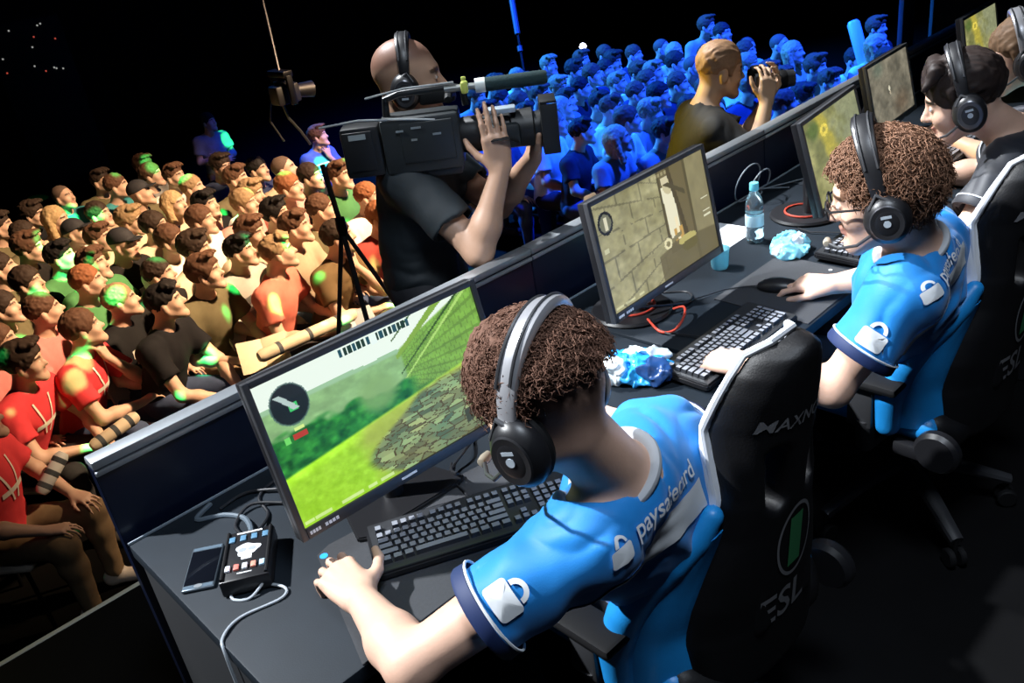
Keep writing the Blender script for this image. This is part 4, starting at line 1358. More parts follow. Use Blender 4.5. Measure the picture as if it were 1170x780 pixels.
# ---------------------------------------------------------------- players
SKIN = (.66, .41, .30)
M_skin = mat('fair_skin', SKIN, .50, attr='Skin', noise=.06, nscale=60, bump=.06, bscale=220)
M_blue = mat('blue_jersey', (.004, .205, .60), .60, noise=.06, nscale=30, bump=.10, bscale=500, sheen=.15)
M_navy = mat('navy_trim', (.008, .022, .090), .65)
M_jwhite = mat('jersey_white', (.74, .77, .80), .65)
M_jgrey = mat('jersey_grey', (.42, .44, .47), .7)
M_blackshirt = mat('black_jersey', (.008, .010, .018), .6, noise=.1, nscale=30, sheen=.2)
M_lightblue = mat('light_blue_jersey', (.08, .42, .62), .6, noise=.08, nscale=30)
M_trouser = mat('dark_trousers', (.012, .013, .017), .8, noise=.2, nscale=40)
M_shoe = mat('dark_shoes', (.02, .02, .022), .5)
M_hairbrown = mat('dark_brown_hair', (.15, .075, .050), .75, spec=.25, noise=.35, nscale=120)
M_hairchest = mat('chestnut_hair', (.19, .095, .055), .65, spec=.3, noise=.4, nscale=120)
M_hairdark = mat('near_black_hair', (.022, .014, .012), .6, spec=.25, noise=.3, nscale=120)
M_hairfair = mat('light_brown_hair', (.20, .12, .07), .6, spec=.25, noise=.3, nscale=120)

def human(name, label, J, h=.004, skin=SKIN, shirt=M_blue, shirt_seed=1, sleeve=(.55, .55), s=1.08, hs=1.08, body_mat=None, hands=None, stubble=None, cuffs=True, trousers=M_trouser, collar=M_jgrey, amp=.006, group=None, brow=(.08, .04, .02), standing=False, hem=None, scol=(.10, .07, .06), sh=.005):
    body_mat = body_mat or M_skin
    org = np.array(J['root'], float)
    t = thing(name, label, 'person', tuple(org), group=group)
    Mh = frame(J['hf'], J['hu'])
    hc = np.array(J['head'])
    # one continuous body surface
    ops, M = torso(J, 0, s)
    for sd in 'LR':
        ops += arm_ops(J['sh' + sd], J['el' + sd], J['wr' + sd], s)
        if 'kn' + sd in J:
            hip = J['hip' + sd]
            ops += leg_ops(hip, J['kn' + sd], J['an' + sd], s)
            ops += foot_ops(J['an' + sd], J['toe' + sd])
        hd = (hands or {}).get(sd, {})
        w_ = np.array(J['wr' + sd]); f_ = J.get('hd' + sd, w_ - np.array(J['el' + sd])); n_ = J.get('hn' + sd, (0, 0, 1))
        t_ = J.get('ht' + sd)
        if t_ is None:
            x = np.cross(nrm(f_), nrm(n_)); t_ = x if sd == 'L' else -x
        ops += hand_ops(w_, f_, n_, t_, s=hs, **hd)
    ops += head_ops(hc, Mh, J.get('hsc', 1.08), J['nb'])
    body = sdf_obj('body', ops, h, body_mat, t, org, it=1)
    paint(body, head_paint(hc, Mh, J.get('hsc', 1.08), org, skin, brow=brow, stubble=stubble, scol=scol))
    # shirt
    ops, M = torso(J, .016, s)
    cut = None
    holes = []
    for sd, e in zip('LR', sleeve):
        o_, hole = sleeve_ops(J['sh' + sd], J['el' + sd], e, s=s, inf=.016)
        ops += o_; holes.append(hole)
    ops += holes
    up = M[:, 2]
    pel = np.array(J['pel'])
    nb = np.array(J['nb'])
    nd = nrm(hc - nb)
    ops.append((-1, C(nb + nd * .035, nb + nd * .20, .072, .10), .008))
    if hem is not None:
        ops.append((-1, BX(pel - up * (hem + .2), (.4, .4, .2), M, .002), 0))
    shirt_o = sdf_obj('shirt', ops, sh, shirt, t, org, noise=wrinkle(amp, shirt_seed), it=1)
    shirt_o_tree = bvh_of(shirt_o)
    # collar ring
    if collar is not None:
        a = nrm(np.cross(nd, M[:, 1])); b = np.cross(nd, a)
        pts = []
        for k in range(36):
            an = 2 * PI * k / 36
            d = a * math.cos(an) + b * math.sin(an)
            c0 = nb + nd * .035 - org
            hit = shirt_o_tree.ray_cast(Vector(c0 + d * .30 + nd * .0), Vector(-d), .4)
            p = c0 + d * .078 + nd * .012
            pts.append(p)
        q = MB(); q.tube(pts, .016, 12, True, flat=.7); q.build('collar', collar, shirt_o)
    if cuffs:
        for sd, e in zip('LR', sleeve):
            s0, e0 = np.array(J['sh' + sd]), np.array(J['el' + sd]); d = nrm(e0 - s0); pe = s0 + (e0 - s0) * e
            r = .050 * s + .016 + .012
            R = np.array(Matrix(np.eye(3)))
            a = nrm(np.cross(d, (0.3, .2, 1))); b = np.cross(d, a)
            def ringpts(off, rad): return [pe + d * off - org + (a * math.cos(2 * PI * k / 40) + b * math.sin(2 * PI * k / 40)) * rad for k in range(40)]
            mb = MB(); vs = []; prof = [(-.022, r + .006), (-.002, r + .0075), (.004, r + .004), (.003, r - .006), (-.02, r - .007)]
            for off, rad in prof: vs += ringpts(off, rad)
            fs = []
            for i in range(len(prof) - 1):
                for k in range(40): fs.append((i * 40 + k, i * 40 + (k + 1) % 40, (i + 1) * 40 + (k + 1) % 40, (i + 1) * 40 + k))
            mb.raw(vs, fs); cf = mb.build('cuff', M_navy if cuffs is True else cuffs, shirt_o)
            q = MB(); q.tube(ringpts(-.026, r + .0055), .0028, 6, True); q.build('cuff_line', M_jwhite, cf)
    # trousers and shoes
    if 'knL' in J:
        ops = [(1, EL(pel, np.array((.170, .130, .105)) * s + .008, M), 0)]
        for sd in 'LR': ops += leg_ops(J['hip' + sd], J['kn' + sd], J['an' + sd], s, .016)
        sdf_obj('trousers', ops, .010, trousers, t, org, noise=wrinkle(.006, shirt_seed + 20), it=1)
        for sd in 'LR':
            sdf_obj('shoe', foot_ops(J['an' + sd], J['toe' + sd], .010), .009, M_shoe, t, org)
    return t, body, shirt_o, Mh, hc, M, org

def legs(pel, f, base, s=1.08, spread=.13, knee=.44, drop=.44, tuck=.05):
    """seated legs: thighs forward, shins down"""
    pel = np.array(pel); f = nrm(f); r = np.array([f[1], -f[0], 0])
    o = {}
    for sd, g in (('L', -1), ('R', 1)):
        o['hip' + sd] = pel + r * g * .095 + f * .02 - V3(0, 0, .01)
        o['kn' + sd] = pel + r * g * spread + f * knee + V3(0, 0, .01)
        o['an' + sd] = np.array([*(o['kn' + sd] + f * -tuck)[:2], base + .09])
        o['toe' + sd] = o['an' + sd] + f * .17 - V3(0, 0, .058)
    return o

# ---- nearest player
J = dict(root=(.80, -.95, 0), pel=(.84, -.885, .545), nb=(.607, -1.015, .995), shL=(.477, -1.035, .975), shR=(.800, -.945, .945),
         spine=(.775, -.955, .82), wsc=.94, elL=(.180, -.872, .820), wrL=(.222, -.655, .808), elR=(.960, -.880, .850), wrR=(.990, -.640, .790),
         head=(.470, -.985, 1.222), hf=(-.27, .93, -.26), hu=(-.08, .26, .95), hsc=1.04,
         hdL=(.08, .99, .02), hnL=(-.10, .0, 1), hnR=(0, 0, 1), hdR=(-.05, 1, -.1))
J.update(legs(J['pel'], (-.05, 1, 0), 0, spread=.15))
def fade(x, y, z):
    # cropped sides and nape under the curls
    k = ss(-.085, -.02, z) * ss(.075, .03, y) * (np.abs(x) > -1)
    k = np.where(y > -.01, k * ss(.02, .04, z) * ss(.05, .07, np.abs(x)), k)
    return np.clip(k, 0, 1) * .6
P1 = human('person', 'player in blue jersey with a curly flat-top, seen from behind, nearest the viewer', J, h=.0042, shirt=M_blue, shirt_seed=3, amp=.009, sleeve=(.60, .55), s=1.08, hs=1.10,
           hands=dict(L=dict(each=[(.30, .70, .5), (.33, .80, .5), (.38, .85, .5), (.45, .85, .5)], thumb=(.98, -.06), spread=.05, thumb_bend=.35), R=dict(curl=(.3, .4, .3))), stubble=fade, scol=(.20, .12, .10))
t1, body1, shirt1, Mh1, hc1, Mt1, org1 = P1
def top1(x, y, z): return z > .045 + (.03 if y < -.04 else 0) * (1) - .0 and not (y > .062 and z < .075) and (z > .06 or abs(x) > .04 or y < 0)
hair1 = curls('hair', hc1, Mh1, 1.04, org1, 6500, top1, .60, .0011, .040, M_hairbrown, t1, seed=4, turns=2.2, coil=.0055, radii=(.082, .104, .098), cz=.055)
ops = [(1, EL(hc1 + Mh1 @ (V3(0, .000, .078) * 1.04), np.array((.086, .108, .088)) * 1.04, Mh1, cuts=[(hc1 + Mh1 @ (V3(0, 0, .058) * 1.08), Mh1 @ V3(0, -.30, -1)), (hc1 + Mh1 @ (V3(0, .080, 0) * 1.08), Mh1 @ V3(0, 1, -.2))]), 0)]
def frizz(X, Y, Z): return .006 * vnoise(X * 90, Y * 90, Z * 90, 3) + .004 * vnoise(X * 200, Y * 200, Z * 200, 4)
sdf_obj('hair_mass', ops, .0036, M_hairbrown, hair1, org1, noise=frizz, it=0)
make_headset('headset', hc1, Mh1, 1.10, 'black headset with a silver band over the curly flat-top hair', band_top=.156, band_mat=M_hsilver, tilt=-.052)

def jersey_back(shirt_o, J, Mt, org, word='paysafecard', ds=0.0, du=0.0, db=0.0):
    tree = bvh_of(shirt_o)
    nb = np.array(J['nb']); s_, f_, u_ = Mt[:, 0], Mt[:, 1], Mt[:, 2]
    s2 = nrm(np.array(J['shR']) - np.array(J['shL']))
    o = nb - org + s2 * ds + u_ * du
    upv = nrm(u_ * .88 + f_ * .46)
    bm = text_flat(word, .046)
    for v in bm.verts: v.co.x -= .0
    bmesh.ops.subdivide_edges(bm, edges=[e for e in bm.edges if e.calc_length() > .012], cuts=1)
    decal('back_lettering', bm, tree, o - s2 * .150 - u_ * .040 + f_ * -.02, s2, upv, M_jwhite, shirt_o, .006)
    bm = lock_shape(.050)
    bmesh.ops.subdivide_edges(bm, edges=[e for e in bm.edges if e.calc_length() > .012], cuts=1)
    decal('padlock_emblem', bm, tree, o - s2 * .183 - u_ * .026 + f_ * -.02, s2, upv, M_jwhite, shirt_o, .006)
    # broad curved white band on the back
    L = [(-.175, -.235), (-.145, -.185), (-.100, -.135), (-.045, -.098), (.03, -.078), (.15, -.070)]
    R_ = [(-.105, -.275), (-.075, -.225), (-.035, -.185), (.015, -.155), (.08, -.138), (.16, -.130)]
    bm = grid_band(L, R_, 26, 8)
    decal('white_band', bm, tree, o + u_ * .080 + s2 * (db + .0), s2, nrm(u_), M_jwhite, shirt_o, .0035)
def sleeve_emblem(shirt_o, J, org, sd='L', t=.42, h=.075, nrm_dir=(-.75, -.45, .5), mat_=None):
    tree = bvh_of(shirt_o)
    s0, e0 = np.array(J['sh' + sd]), np.array(J['el' + sd]); ax = nrm(e0 - s0)
    n = np.array(nrm_dir); n = nrm(n - ax * (n @ ax))
    up = -ax; right = np.cross(up, n)
    bm = lock_shape(h)
    bmesh.ops.subdivide_edges(bm, edges=[e for e in bm.edges if e.calc_length() > .012], cuts=2)
    decal('sleeve_emblem', bm, tree, s0 + (e0 - s0) * t - org, right, up, mat_ or M_jwhite, shirt_o, .004, reach=.2)
jersey_back(shirt1, J, Mt1, org1)
sleeve_emblem(shirt1, J, org1, t=.40)

# ---- curly-haired player
J = dict(root=(1.93, -.96, 0), pel=(1.98, -.89, .545), nb=(1.715, -1.030, 1.015), shL=(1.568, -1.065, .985), shR=(1.895, -.975, .995),
         spine=(1.90, -.965, .82), wsc=.94, elL=(1.440, -.960, .760), wrL=(1.345, -.765, .812), elR=(2.01, -.890, .840), wrR=(1.925, -.705, .795),
         head=(1.610, -.985, 1.205), hf=(-.42, .90, -.22), hu=(-.10, .20, .97), hsc=1.08,
         hdL=(.12, .98, -.16), hnL=(-.10, .10, 1), hdR=(-.22, .97, -.10), hnR=(-.1, 0, 1))
J.update(legs(J['pel'], (-.05, 1, 0), 0, spread=.15))
J2 = J
P2 = human('person', 'player in blue jersey with long chestnut curls and glasses, hand on a mouse', J, h=.0042, shirt=M_blue, shirt_seed=7, amp=.009, sleeve=(.62, .55), s=1.08, hs=1.10,
           hands=dict(L=dict(curl=(.45, .55, .4)), R=dict(each=[(.25, .55, .4), (.25, .55, .4), (.5, .6, .4), (.6, .6, .4)], thumb=(.55, -.15))))
t2, body2, shirt2, Mh2, hc2, Mt2, org2 = P2
def top2(x, y, z): return (z > .02 - .25 * min(0, y) * -1 or (y < .02 and z > -.045)) and not (y > .05 and z < .085) and not (abs(x) > .05 and y > .03 and z < .03)
hair2 = curls('hair', hc2, Mh2, 1.05, org2, 7500, top2, .55, .0013, .042, M_hairchest, t2, seed=9, turns=1.2, coil=.0075, radii=(.086, .108, .100))
ops = [(1, EL(hc2 + Mh2 @ (V3(0, -.018, .050) * 1.08), np.array((.094, .112, .103)) * 1.06, Mh2, cuts=[(hc2 + Mh2 @ (V3(0, 0, -.045) * 1.08), Mh2 @ V3(0, .1, -1)), (hc2 + Mh2 @ (V3(0, .062, 0) * 1.08), Mh2 @ V3(0, 1, -.75))]), 0),
       (-1, EL(hc2 + Mh2 @ (V3(.09, .035, -.035) * 1.08), (.05, .05, .06), Mh2), .02), (-1, EL(hc2 + Mh2 @ (V3(-.09, .035, -.035) * 1.08), (.05, .05, .06), Mh2), .02)]
def frizz2(X, Y, Z): return .009 * vnoise(X * 55, Y * 55, Z * 55, 5) + .005 * vnoise(X * 130, Y * 130, Z * 130, 6)
sdf_obj('hair_mass', ops, .004, M_hairchest, hair2, org2, noise=frizz2, it=0)
make_headset('headset', hc2, Mh2, 1.13, 'black headset over the long chestnut curls, round cup with a pale mark', band_top=.172, cup=(.030, .046, .052), tilt=.012)
jersey_back(shirt2, J, Mt2, org2, ds=-.012, du=.035, db=.01)
sleeve_emblem(shirt2, J, org2, t=.36, nrm_dir=(-.8, -.35, .35))
def glasses(c, M, s, label):
    mw = Matrix(((M[0, 0] * s, M[0, 1] * s, M[0, 2] * s, c[0]), (M[1, 0] * s, M[1, 1] * s, M[1, 2] * s, c[1]), (M[2, 0] * s, M[2, 1] * s, M[2, 2] * s, c[2]), (0, 0, 0, 1)))
    t = thing('eyeglasses', label, 'glasses', M=mw)
    q = MB()
    for sx in (1, -1):
        q.tube([(sx * .032 + .024 * math.copysign(abs(math.cos(a)) ** .7, math.cos(a)), .116 - .15 * abs(sx * .032 + .024 * math.cos(a)) ** 1.5, .008 + .017 * math.copysign(abs(math.sin(a)) ** .7, math.sin(a))) for a in np.linspace(0, 2 * PI, 25)[:-1]], .0026, 6, True)
    q.tube([(-.009, .117, .014), (0, .119, .017), (.009, .117, .014)], .0022, 6)
    q.build('rim', M_plastic, t)
    for sx in (1, -1):
        q = MB(); q.tube([(sx * .055, .113, .016), (sx * .072, .105, .016), (sx * .083, .04, .012), (sx * .086, -.01, .006)], .0026, 6); q.build('temple', M_plastic, t)
    return t
glasses(hc2, Mh2, 1.08, 'black framed glasses on the curly-haired player')

# ---- player in the dark shirt
J = dict(root=(2.86, -.85, 0), pel=(2.86, -.90, .545), nb=(2.745, -.900, 1.020), shL=(2.580, -.930, .985), shR=(2.905, -.855, .995),
         spine=(2.86, -.96, .82), elL=(2.415, -.880, .810), wrL=(2.235, -.665, .800), elR=(3.05, -.700, .80), wrR=(2.95, -.52, .795),
         head=(2.595, -.770, 1.175), hf=(-.40, .86, -.26), hu=(-.08, .22, .96), hsc=1.08, hdL=(.45, .88, -.1), hnL=(0, 0, 1), hnR=(0, 0, 1))
J.update(legs(J['pel'], (-.05, 1, 0), 0))
P3 = human('person', 'player in black jersey with short dark hair and headset, seen in profile', J, h=.0055, shirt=M_blackshirt, shirt_seed=11, sleeve=(.72, .6), s=1.05, hs=1.08, sh=.0065,
           cuffs=M_blackshirt, collar=mat('dark_collar', (.02, .022, .03), .6), hands=dict(L=dict(curl=(.4, .5, .4)), R=dict(curl=(.4, .5, .4))), brow=(.03, .02, .015))
t3, body3, shirt3, Mh3, hc3, Mt3, org3 = P3
def short_hair(name, hc, Mh, s, org, m, parent, seed, front=.074, low=-.02, big=1.0, h=.004, fringe=True):
    P = lambda *a: hc + Mh @ (V3(*a) * s)
    ops = [(1, EL(P(0, -.010, .056), np.array((.084 * big, .105 * big, .094 * big)) * s, Mh, cuts=[(P(0, 0, low), Mh @ V3(0, .25, -1)), (P(0, front, .03), Mh @ V3(0, 1, -.9))]), 0)]
    if fringe:
        for k in range(7):
            x = -.06 + .02 * k
            ops.append((1, C(P(x, .055, .125), P(x * 1.1 - .01, .092, .082 + .006 * math.sin(k * 2.3)), .022 * s, .010 * s), .012))
    for sx in (1, -1):
        ops.append((1, C(P(sx * .074, .03, .055), P(sx * .076, .024, .005), .014 * s, .008 * s), .01))
        ops.append((-1, EL(P(sx * .085, -.008, -.005), (.02, .024, .034), Mh), .01))
    def nz(X, Y, Z):
        q = (np.stack([X, Y, Z], -1) - hc) @ Mh
        return .0035 * vnoise(q[..., 0] * 150, q[..., 1] * 35, q[..., 2] * 70, seed) + .003 * vnoise(q[..., 0] * 60, q[..., 1] * 20, q[..., 2] * 40, seed + 1)
    return sdf_obj(name, ops, h, m, parent, org, noise=nz, it=0)
hair3 = short_hair('hair', hc3, Mh3, 1.08, org3, M_hairdark, t3, 5, big=1.06)
make_headset('headset', hc3, Mh3, 1.12, 'black headset with a boom microphone worn with the black jersey', band_top=.160, tilt=.0)
tree = bvh_of(shirt3)
s0, e0 = np.array(J['shL']), np.array(J['elL']); ax = nrm(e0 - s0)
n_ = nrm(np.array((-.55, -.80, .2)) - ax * (np.array((-.55, -.80, .2)) @ ax))
bm = text_flat('paysafe', .036)
for v in bm.verts: v.co.x -= .058
decal('sleeve_lettering', bm, tree, s0 + (e0 - s0) * .46 - org3, np.cross(-ax, n_), -ax, M_jwhite, shirt3, .004, reach=.2)

# ---- farthest player in light blue
J = dict(root=(3.66, -.74, 0), pel=(3.66, -.80, .545), nb=(3.50, -.790, 1.000), shL=(3.335, -.810, .960), shR=(3.655, -.745, .97),
         spine=(3.62, -.85, .80), elL=(3.300, -.660, .760), wrL=(3.39, -.430, .800), elR=(3.80, -.580, .80), wrR=(3.64, -.36, .795),
         head=(3.385, -.660, 1.140), hf=(-.45, .86, -.20), hu=(-.08, .2, .97), hsc=1.08, hdL=(.1, .95, -.1), hnL=(0, 0, 1), hnR=(0, 0, 1))
J.update(legs(J['pel'], (-.05, 1, 0), 0))
P4 = human('person', 'farthest player in light blue jersey with fair hair and a headset, at the upper right', J, h=.0055, shirt=M_lightblue, shirt_seed=15, sleeve=(.62, .6), s=1.05, hs=1.08, sh=.0065,
           cuffs=False, collar=M_lightblue, hands=dict(L=dict(curl=(.5, .6, .4)), R=dict(curl=(.4, .5, .4))), brow=(.12, .07, .04))
t4, body4, shirt4, Mh4, hc4, Mt4, org4 = P4
short_hair('hair', hc4, Mh4, 1.08, org4, M_hairfair, t4, 8, fringe=False, front=.068)
sleeve_emblem(shirt4, J, org4, t=.40)
make_headset('headset', hc4, Mh4, 1.12, 'black and silver headset on the fair-haired player in light blue', band_top=.158, band_mat=M_hsilver)
# ---------------------------------------------------------------- camera operator on the stage edge
M_crewshirt = mat('black_crew_shirt', (.010, .016, .020), .7, noise=.15, nscale=30)
M_skintan = mat('tan_skin', (.50, .30, .20), .5, attr='Skin', noise=.06, nscale=60)
F_ = nrm((.74, -.67, 0)); R_ = V3(F_[1], -F_[0], 0)      # ahead and to his right
J = dict(root=(1.33, .50, 0), pel=(1.31, .50, .80), nb=(1.345, .500, 1.275), shR=(1.222, .380, 1.215), shL=(1.455, .625, 1.225),
         spine=(1.30, .53, 1.05), elR=(1.268, .132, .985), wrR=(1.372, .092, 1.225), elL=(1.545, .330, 1.02), wrL=(1.545, .130, 1.205),
         head=(1.395, .510, 1.465), hf=(.76, -.65, -.05), hu=(.05, -.05, 1), hsc=1.04,
         hdR=(-.05, -.02, 1), hnR=(-.55, -.80, .15), htR=(-.7, .6, 0), hdL=(.10, -.25, .95), hnL=(.75, -.3, -.4), htL=(-.5, -.8, 0))
for sd, g in (('L', -1), ('R', 1)):
    J['hip' + sd] = np.array(J['pel']) + R_ * g * .09 - V3(0, 0, .02)
    J['kn' + sd] = np.array(J['pel']) * V3(1, 1, 0) + R_ * g * .13 + F_ * .10 * (1 if g > 0 else .2) + V3(0, 0, .46)
    J['an' + sd] = J['kn' + sd] * V3(1, 1, 0) - F_ * .05 + V3(0, 0, .09)
    J['toe' + sd] = J['an' + sd] + F_ * .17 - V3(0, 0, .058)
PC = human('person', 'camera operator in black tee seen from the side, elbow raised, broadcast camera on his shoulder', J, h=.0055, skin=(.50, .30, .20), body_mat=M_skintan, shirt=M_crewshirt, shirt_seed=31, sleeve=(.70, .66), s=1.05, hs=1.06, sh=.0065,
           cuffs=False, collar=None, hands=dict(R=dict(each=[(.15, .35, .3), (.12, .30, .3), (.15, .35, .3), (.22, .4, .3)], spread=.025, thumb=(.9, -.5)), L=dict(curl=(.5, .6, .5))), amp=.007,
           stubble=lambda x, y, z: np.clip(ss(.06, .09, z + .3 * np.maximum(-y, 0)) * .75, 0, 1), scol=(.16, .07, .05))
make_headset('headset', PC[4], PC[3], 1.06, 'black crew headset on the camera operator', band_top=.138, mic=False, tilt=0.0, group=None)

def video_camera():
    c = V3(1.318, .262, 1.325)
    ax = nrm((.74, -.67, -.02)); up = V3(0, 0, 1); lf = nrm(np.cross(up, ax)); up = np.cross(ax, lf)
    t = thing('video_camera', 'large black broadcast camera on the operator\'s shoulder with a long foam microphone', 'video camera', M=Matrix(((ax[0], lf[0], up[0], c[0]), (ax[1], lf[1], up[1], c[1]), (ax[2], lf[2], up[2], c[2]), (0, 0, 0, 1))))
    MG = mat('camera_grey', (.016, .020, .022), .45, noise=.15, nscale=30); ML = mat('camera_dark', (.006, .007, .008), .5)
    q = MB(); q.box((-.07, .0, .0), (.24, .12, .17), .012); q.box((-.07, 0, -.095), (.22, .08, .03), .01); q.box((-.05, -.062, .01), (.16, .010, .12), .004); b = q.build('body', MG, t)
    q = MB(); q.box((-.255, 0, -.005), (.12, .10, .155), .012); q.box((-.262, -.052, .0), (.09, .006, .12), .003); q.build('battery', ML, t)
    q = MB(); q.box((-.262, -.0558, .045), (.052, .002, .016), 0); q.build('maker_plate', mat('grey_label', (.30, .34, .34), .5), b)
    q = MB()
    for x, z, w_ in ((-.13, .05, .022), (-.08, .055, .03), (-.02, .03, .025), (-.09, .02, .018)): q.box((x, -.0685, z), (w_, .002, .006), 0)
    q.build('switch', mat('grey_switch', (.20, .23, .24), .5), b)
    Rx = Matrix.Rotation(PI / 2, 4, 'Y')
    q = MB(); q.lathe([(.0, .05), (.052, .05), (.055, .06), (.055, .13), (.048, .135), (.048, .20), (.056, .205), (.058, .27), (.045, .275), (.045, .30), (0, .30)], 28, Rx); ln = q.build('lens', ML, t)
    q = MB(); q.box((.305, 0, .0), (.022, .13, .15), .004); q.box((.320, 0, .078), (.05, .13, .004), .001); q.box((.320, -.067, 0), (.05, .004, .15), .001); q.build('matte_box', ML, ln)
    q = MB(); q.box((.17, -.058, -.005), (.12, .035, .075), .014); q.build('zoom_grip', MG, ln)
    q = MB(); q.tube([(.125, -.075, -.02), (.15, -.112, .0), (.19, -.112, .0), (.215, -.075, -.02)], .012, 8, flat=.3); q.build('hand_strap', M_rubber, ln)
    q = MB(); q.box((.18, -.030, .068), (.085, .05, .016), .004); q.build('lens_top_plate', mat('pale_blue_metal', (.35, .42, .48), .4, .3), ln)
    q = MB(); q.tube([(-.17, 0, .085), (-.165, 0, .135), (-.12, 0, .148), (.03, 0, .150), (.07, 0, .14), (.075, 0, .09)], .012, 10); q.build('top_handle', ML, t)
    q = MB(); q.tube([(-.37, -.05, .085), (-.25, -.055, .094), (-.10, -.058, .080), (-.02, -.06, .070)], .004, 6); q.tube([(-.22, -.03, .15), (-.10, -.045, .168), (.05, -.045, .168)], .0035, 6); q.build('strap_cable', mat('pale_strap', (.20, .22, .23), .5), t)
    q = MB(); q.tube([(.02, .05, .10), (.02, .10, .11), (.03, .15, .10)], .012, 8); q.box((-.02, .16, .10), (.12, .05, .05), .012); q.build('viewfinder', ML, t)
    mc = Matrix.Translation((0, -.045, .150)) @ Rx
    q = MB(); q.lathe([(0, .02), (.010, .02), (.010, .13), (0, .13)], 16, mc); mi = q.build('microphone', mat('mic_metal', (.25, .26, .25), .4, .6), t)
    q = MB(); q.lathe([(0, .115), (.018, .116), (.021, .125), (.021, .315), (.017, .325), (0, .326)], 20, mc); q.build('foam_windshield', mat('teal_foam', (.010, .030, .032), .95, noise=.4, nscale=120, bump=.4, bscale=300), mi)
    q = MB(); q.box((.080, -.045, .150), (.022, .034, .034), .006); q.box((.080, -.050, .176), (.014, .012, .012), .003); q.build('microphone_clip', mat('yellow_green_clip', (.45, .50, .10), .5), mi)
    q = MB(); q.lathe([(0, .112), (.0215, .112), (.0215, .142), (0, .142)], 18, mc); q.build('windshield_ring', mat('pale_ring', (.62, .66, .62), .5), mi)
    return t
video_camera()

# ---------------------------------------------------------------- photographer kneeling at the stage front
F2 = nrm((.80, -.55, 0)); R2 = V3(F2[1], -F2[0], 0)
J = dict(root=(3.02, .60, 0), pel=(2.99, .60, .50), nb=(3.045, .560, .930), shR=(2.955, .425, .885), shL=(3.145, .690, .885),
         spine=(2.97, .60, .75), elR=(3.01, .265, .760), wrR=(3.125, .275, .985), elL=(3.24, .44, .78), wrL=(3.225, .335, .975),
         head=(3.118, .512, 1.105), hf=(.82, -.55, -.12), hu=(.1, -.1, 1), hsc=1.0, hdR=(.25, .05, .95), hnR=(-.5, -.85, 0), htR=(-.6, .5, .5), hdL=(.2, -.4, .85), hnL=(.6, -.2, -.5), htL=(-.6, .5, .3))
for sd, g in (('L', -1), ('R', 1)):
    J['hip' + sd] = np.array(J['pel']) + R2 * g * .09
    J['kn' + sd] = np.array(J['pel']) * V3(1, 1, 0) + R2 * g * .11 + F2 * .06 + V3(0, 0, .075)
    J['an' + sd] = J['kn' + sd] - F2 * .40 + V3(0, 0, .01)
    J['toe' + sd] = J['an' + sd] - F2 * .14 - V3(0, 0, .04)
PP = human('person', 'photographer in black top kneeling at the barrier, amber light on his back', J, h=.006, skin=(.55, .35, .22), body_mat=mat('photographer_skin', (.55, .35, .22), .5, attr='Skin'), shirt=mat('black_top', (.012, .011, .010), .75, noise=.1, nscale=30), shirt_seed=41, sleeve=(.75, .75), s=1.0, hs=1.0, sh=.008, cuffs=False, collar=None,
           hands=dict(L=dict(curl=(.5, .6, .5)), R=dict(curl=(.4, .6, .5))))
short_hair('hair', PP[4], PP[3], 1.0, PP[6], mat('amber_fair_hair', (.34, .19, .10), .6, noise=.3, nscale=90), PP[0], 12, fringe=False, front=.070, low=-.03, h=.005)
def photo_camera():
    c = V3(3.212, .372, 1.045); ax = nrm((.80, -.58, -.02)); up = V3(0, 0, 1); lf = nrm(np.cross(up, ax)); up = np.cross(ax, lf)
    t = thing('photo_camera', 'black photo camera with a short zoom lens held at the photographer\'s eye', 'camera', M=Matrix(((ax[0], lf[0], up[0], c[0]), (ax[1], lf[1], up[1], c[1]), (ax[2], lf[2], up[2], c[2]), (0, 0, 0, 1))))
    q = MB(); q.box((0, 0, 0), (.06, .145, .10), .014); q.prism([(-.03, -.03), (.03, -.024), (.03, .024), (-.03, .03)], .045, .078, None, .006); q.box((0, -.062, .0), (.08, .03, .10), .012); q.build('body', M_plastic, t)
    Rx = Matrix.Rotation(PI / 2, 4, 'Y')
    q = MB(); q.lathe([(0, .025), (.036, .025), (.036, .08), (.040, .085), (.040, .14), (.037, .15), (.037, .165), (.030, .165), (.028, .15), (0, .15)], 26, Rx); q.build('lens', M_plastic2, t)
    q = MB(); q.lathe([(.0405, .095), (.0415, .097), (.0415, .125), (.0405, .127)], 26, Rx); q.build('zoom_ring', M_rubber, t)
    q = MB(); q.box((-.034, 0, .052), (.02, .04, .03), .006); q.build('eyepiece', M_rubber, t)
photo_camera()

# ---------------------------------------------------------------- rigging and equipment in the dark hall
M_steel = mat('dark_steel', (.005, .005, .006), .4, .6)
t = thing('crane_camera', 'small remote camera hanging from a thin pole above the warm crowd, faintly blue', 'crane camera', (3.66, 5.59, .62))
q = MB(); q.tube([(.0, 0, .22), (.20, .34, .99), (2.1, 3.6, 8.3)], .016, 8); q.build('pole', M_steel, t)
q = MB(); q.box((0, 0, .20), (.10, .30, .06), .01); q.box((.0, .14, .06), (.06, .04, .26), .008); q.box((.0, -.14, .06), (.06, .04, .26), .008); q.build('cradle', M_steel, t)
q = MB(); q.box((0, 0, .02), (.24, .17, .17), .02); q.tube([(.12, 0, .02), (.28, -.02, .0)], [.06, .075], 18); q.box((-.02, 0, .125), (.12, .05, .04), .01); q.build('camera_body', mat('camera_shell', (.004, .004, .005), .5), t)
q = MB(); q.tube([(.0, .1, -.06), (.04, .12, -.22), (.10, .06, -.36), (.16, .05, -.5)], .014, 8); q.tube([(-.1, .1, .0), (-.16, .10, -.2), (-.1, .05, -.4)], .010, 8); q.build('hanging_cable', M_cable, t)
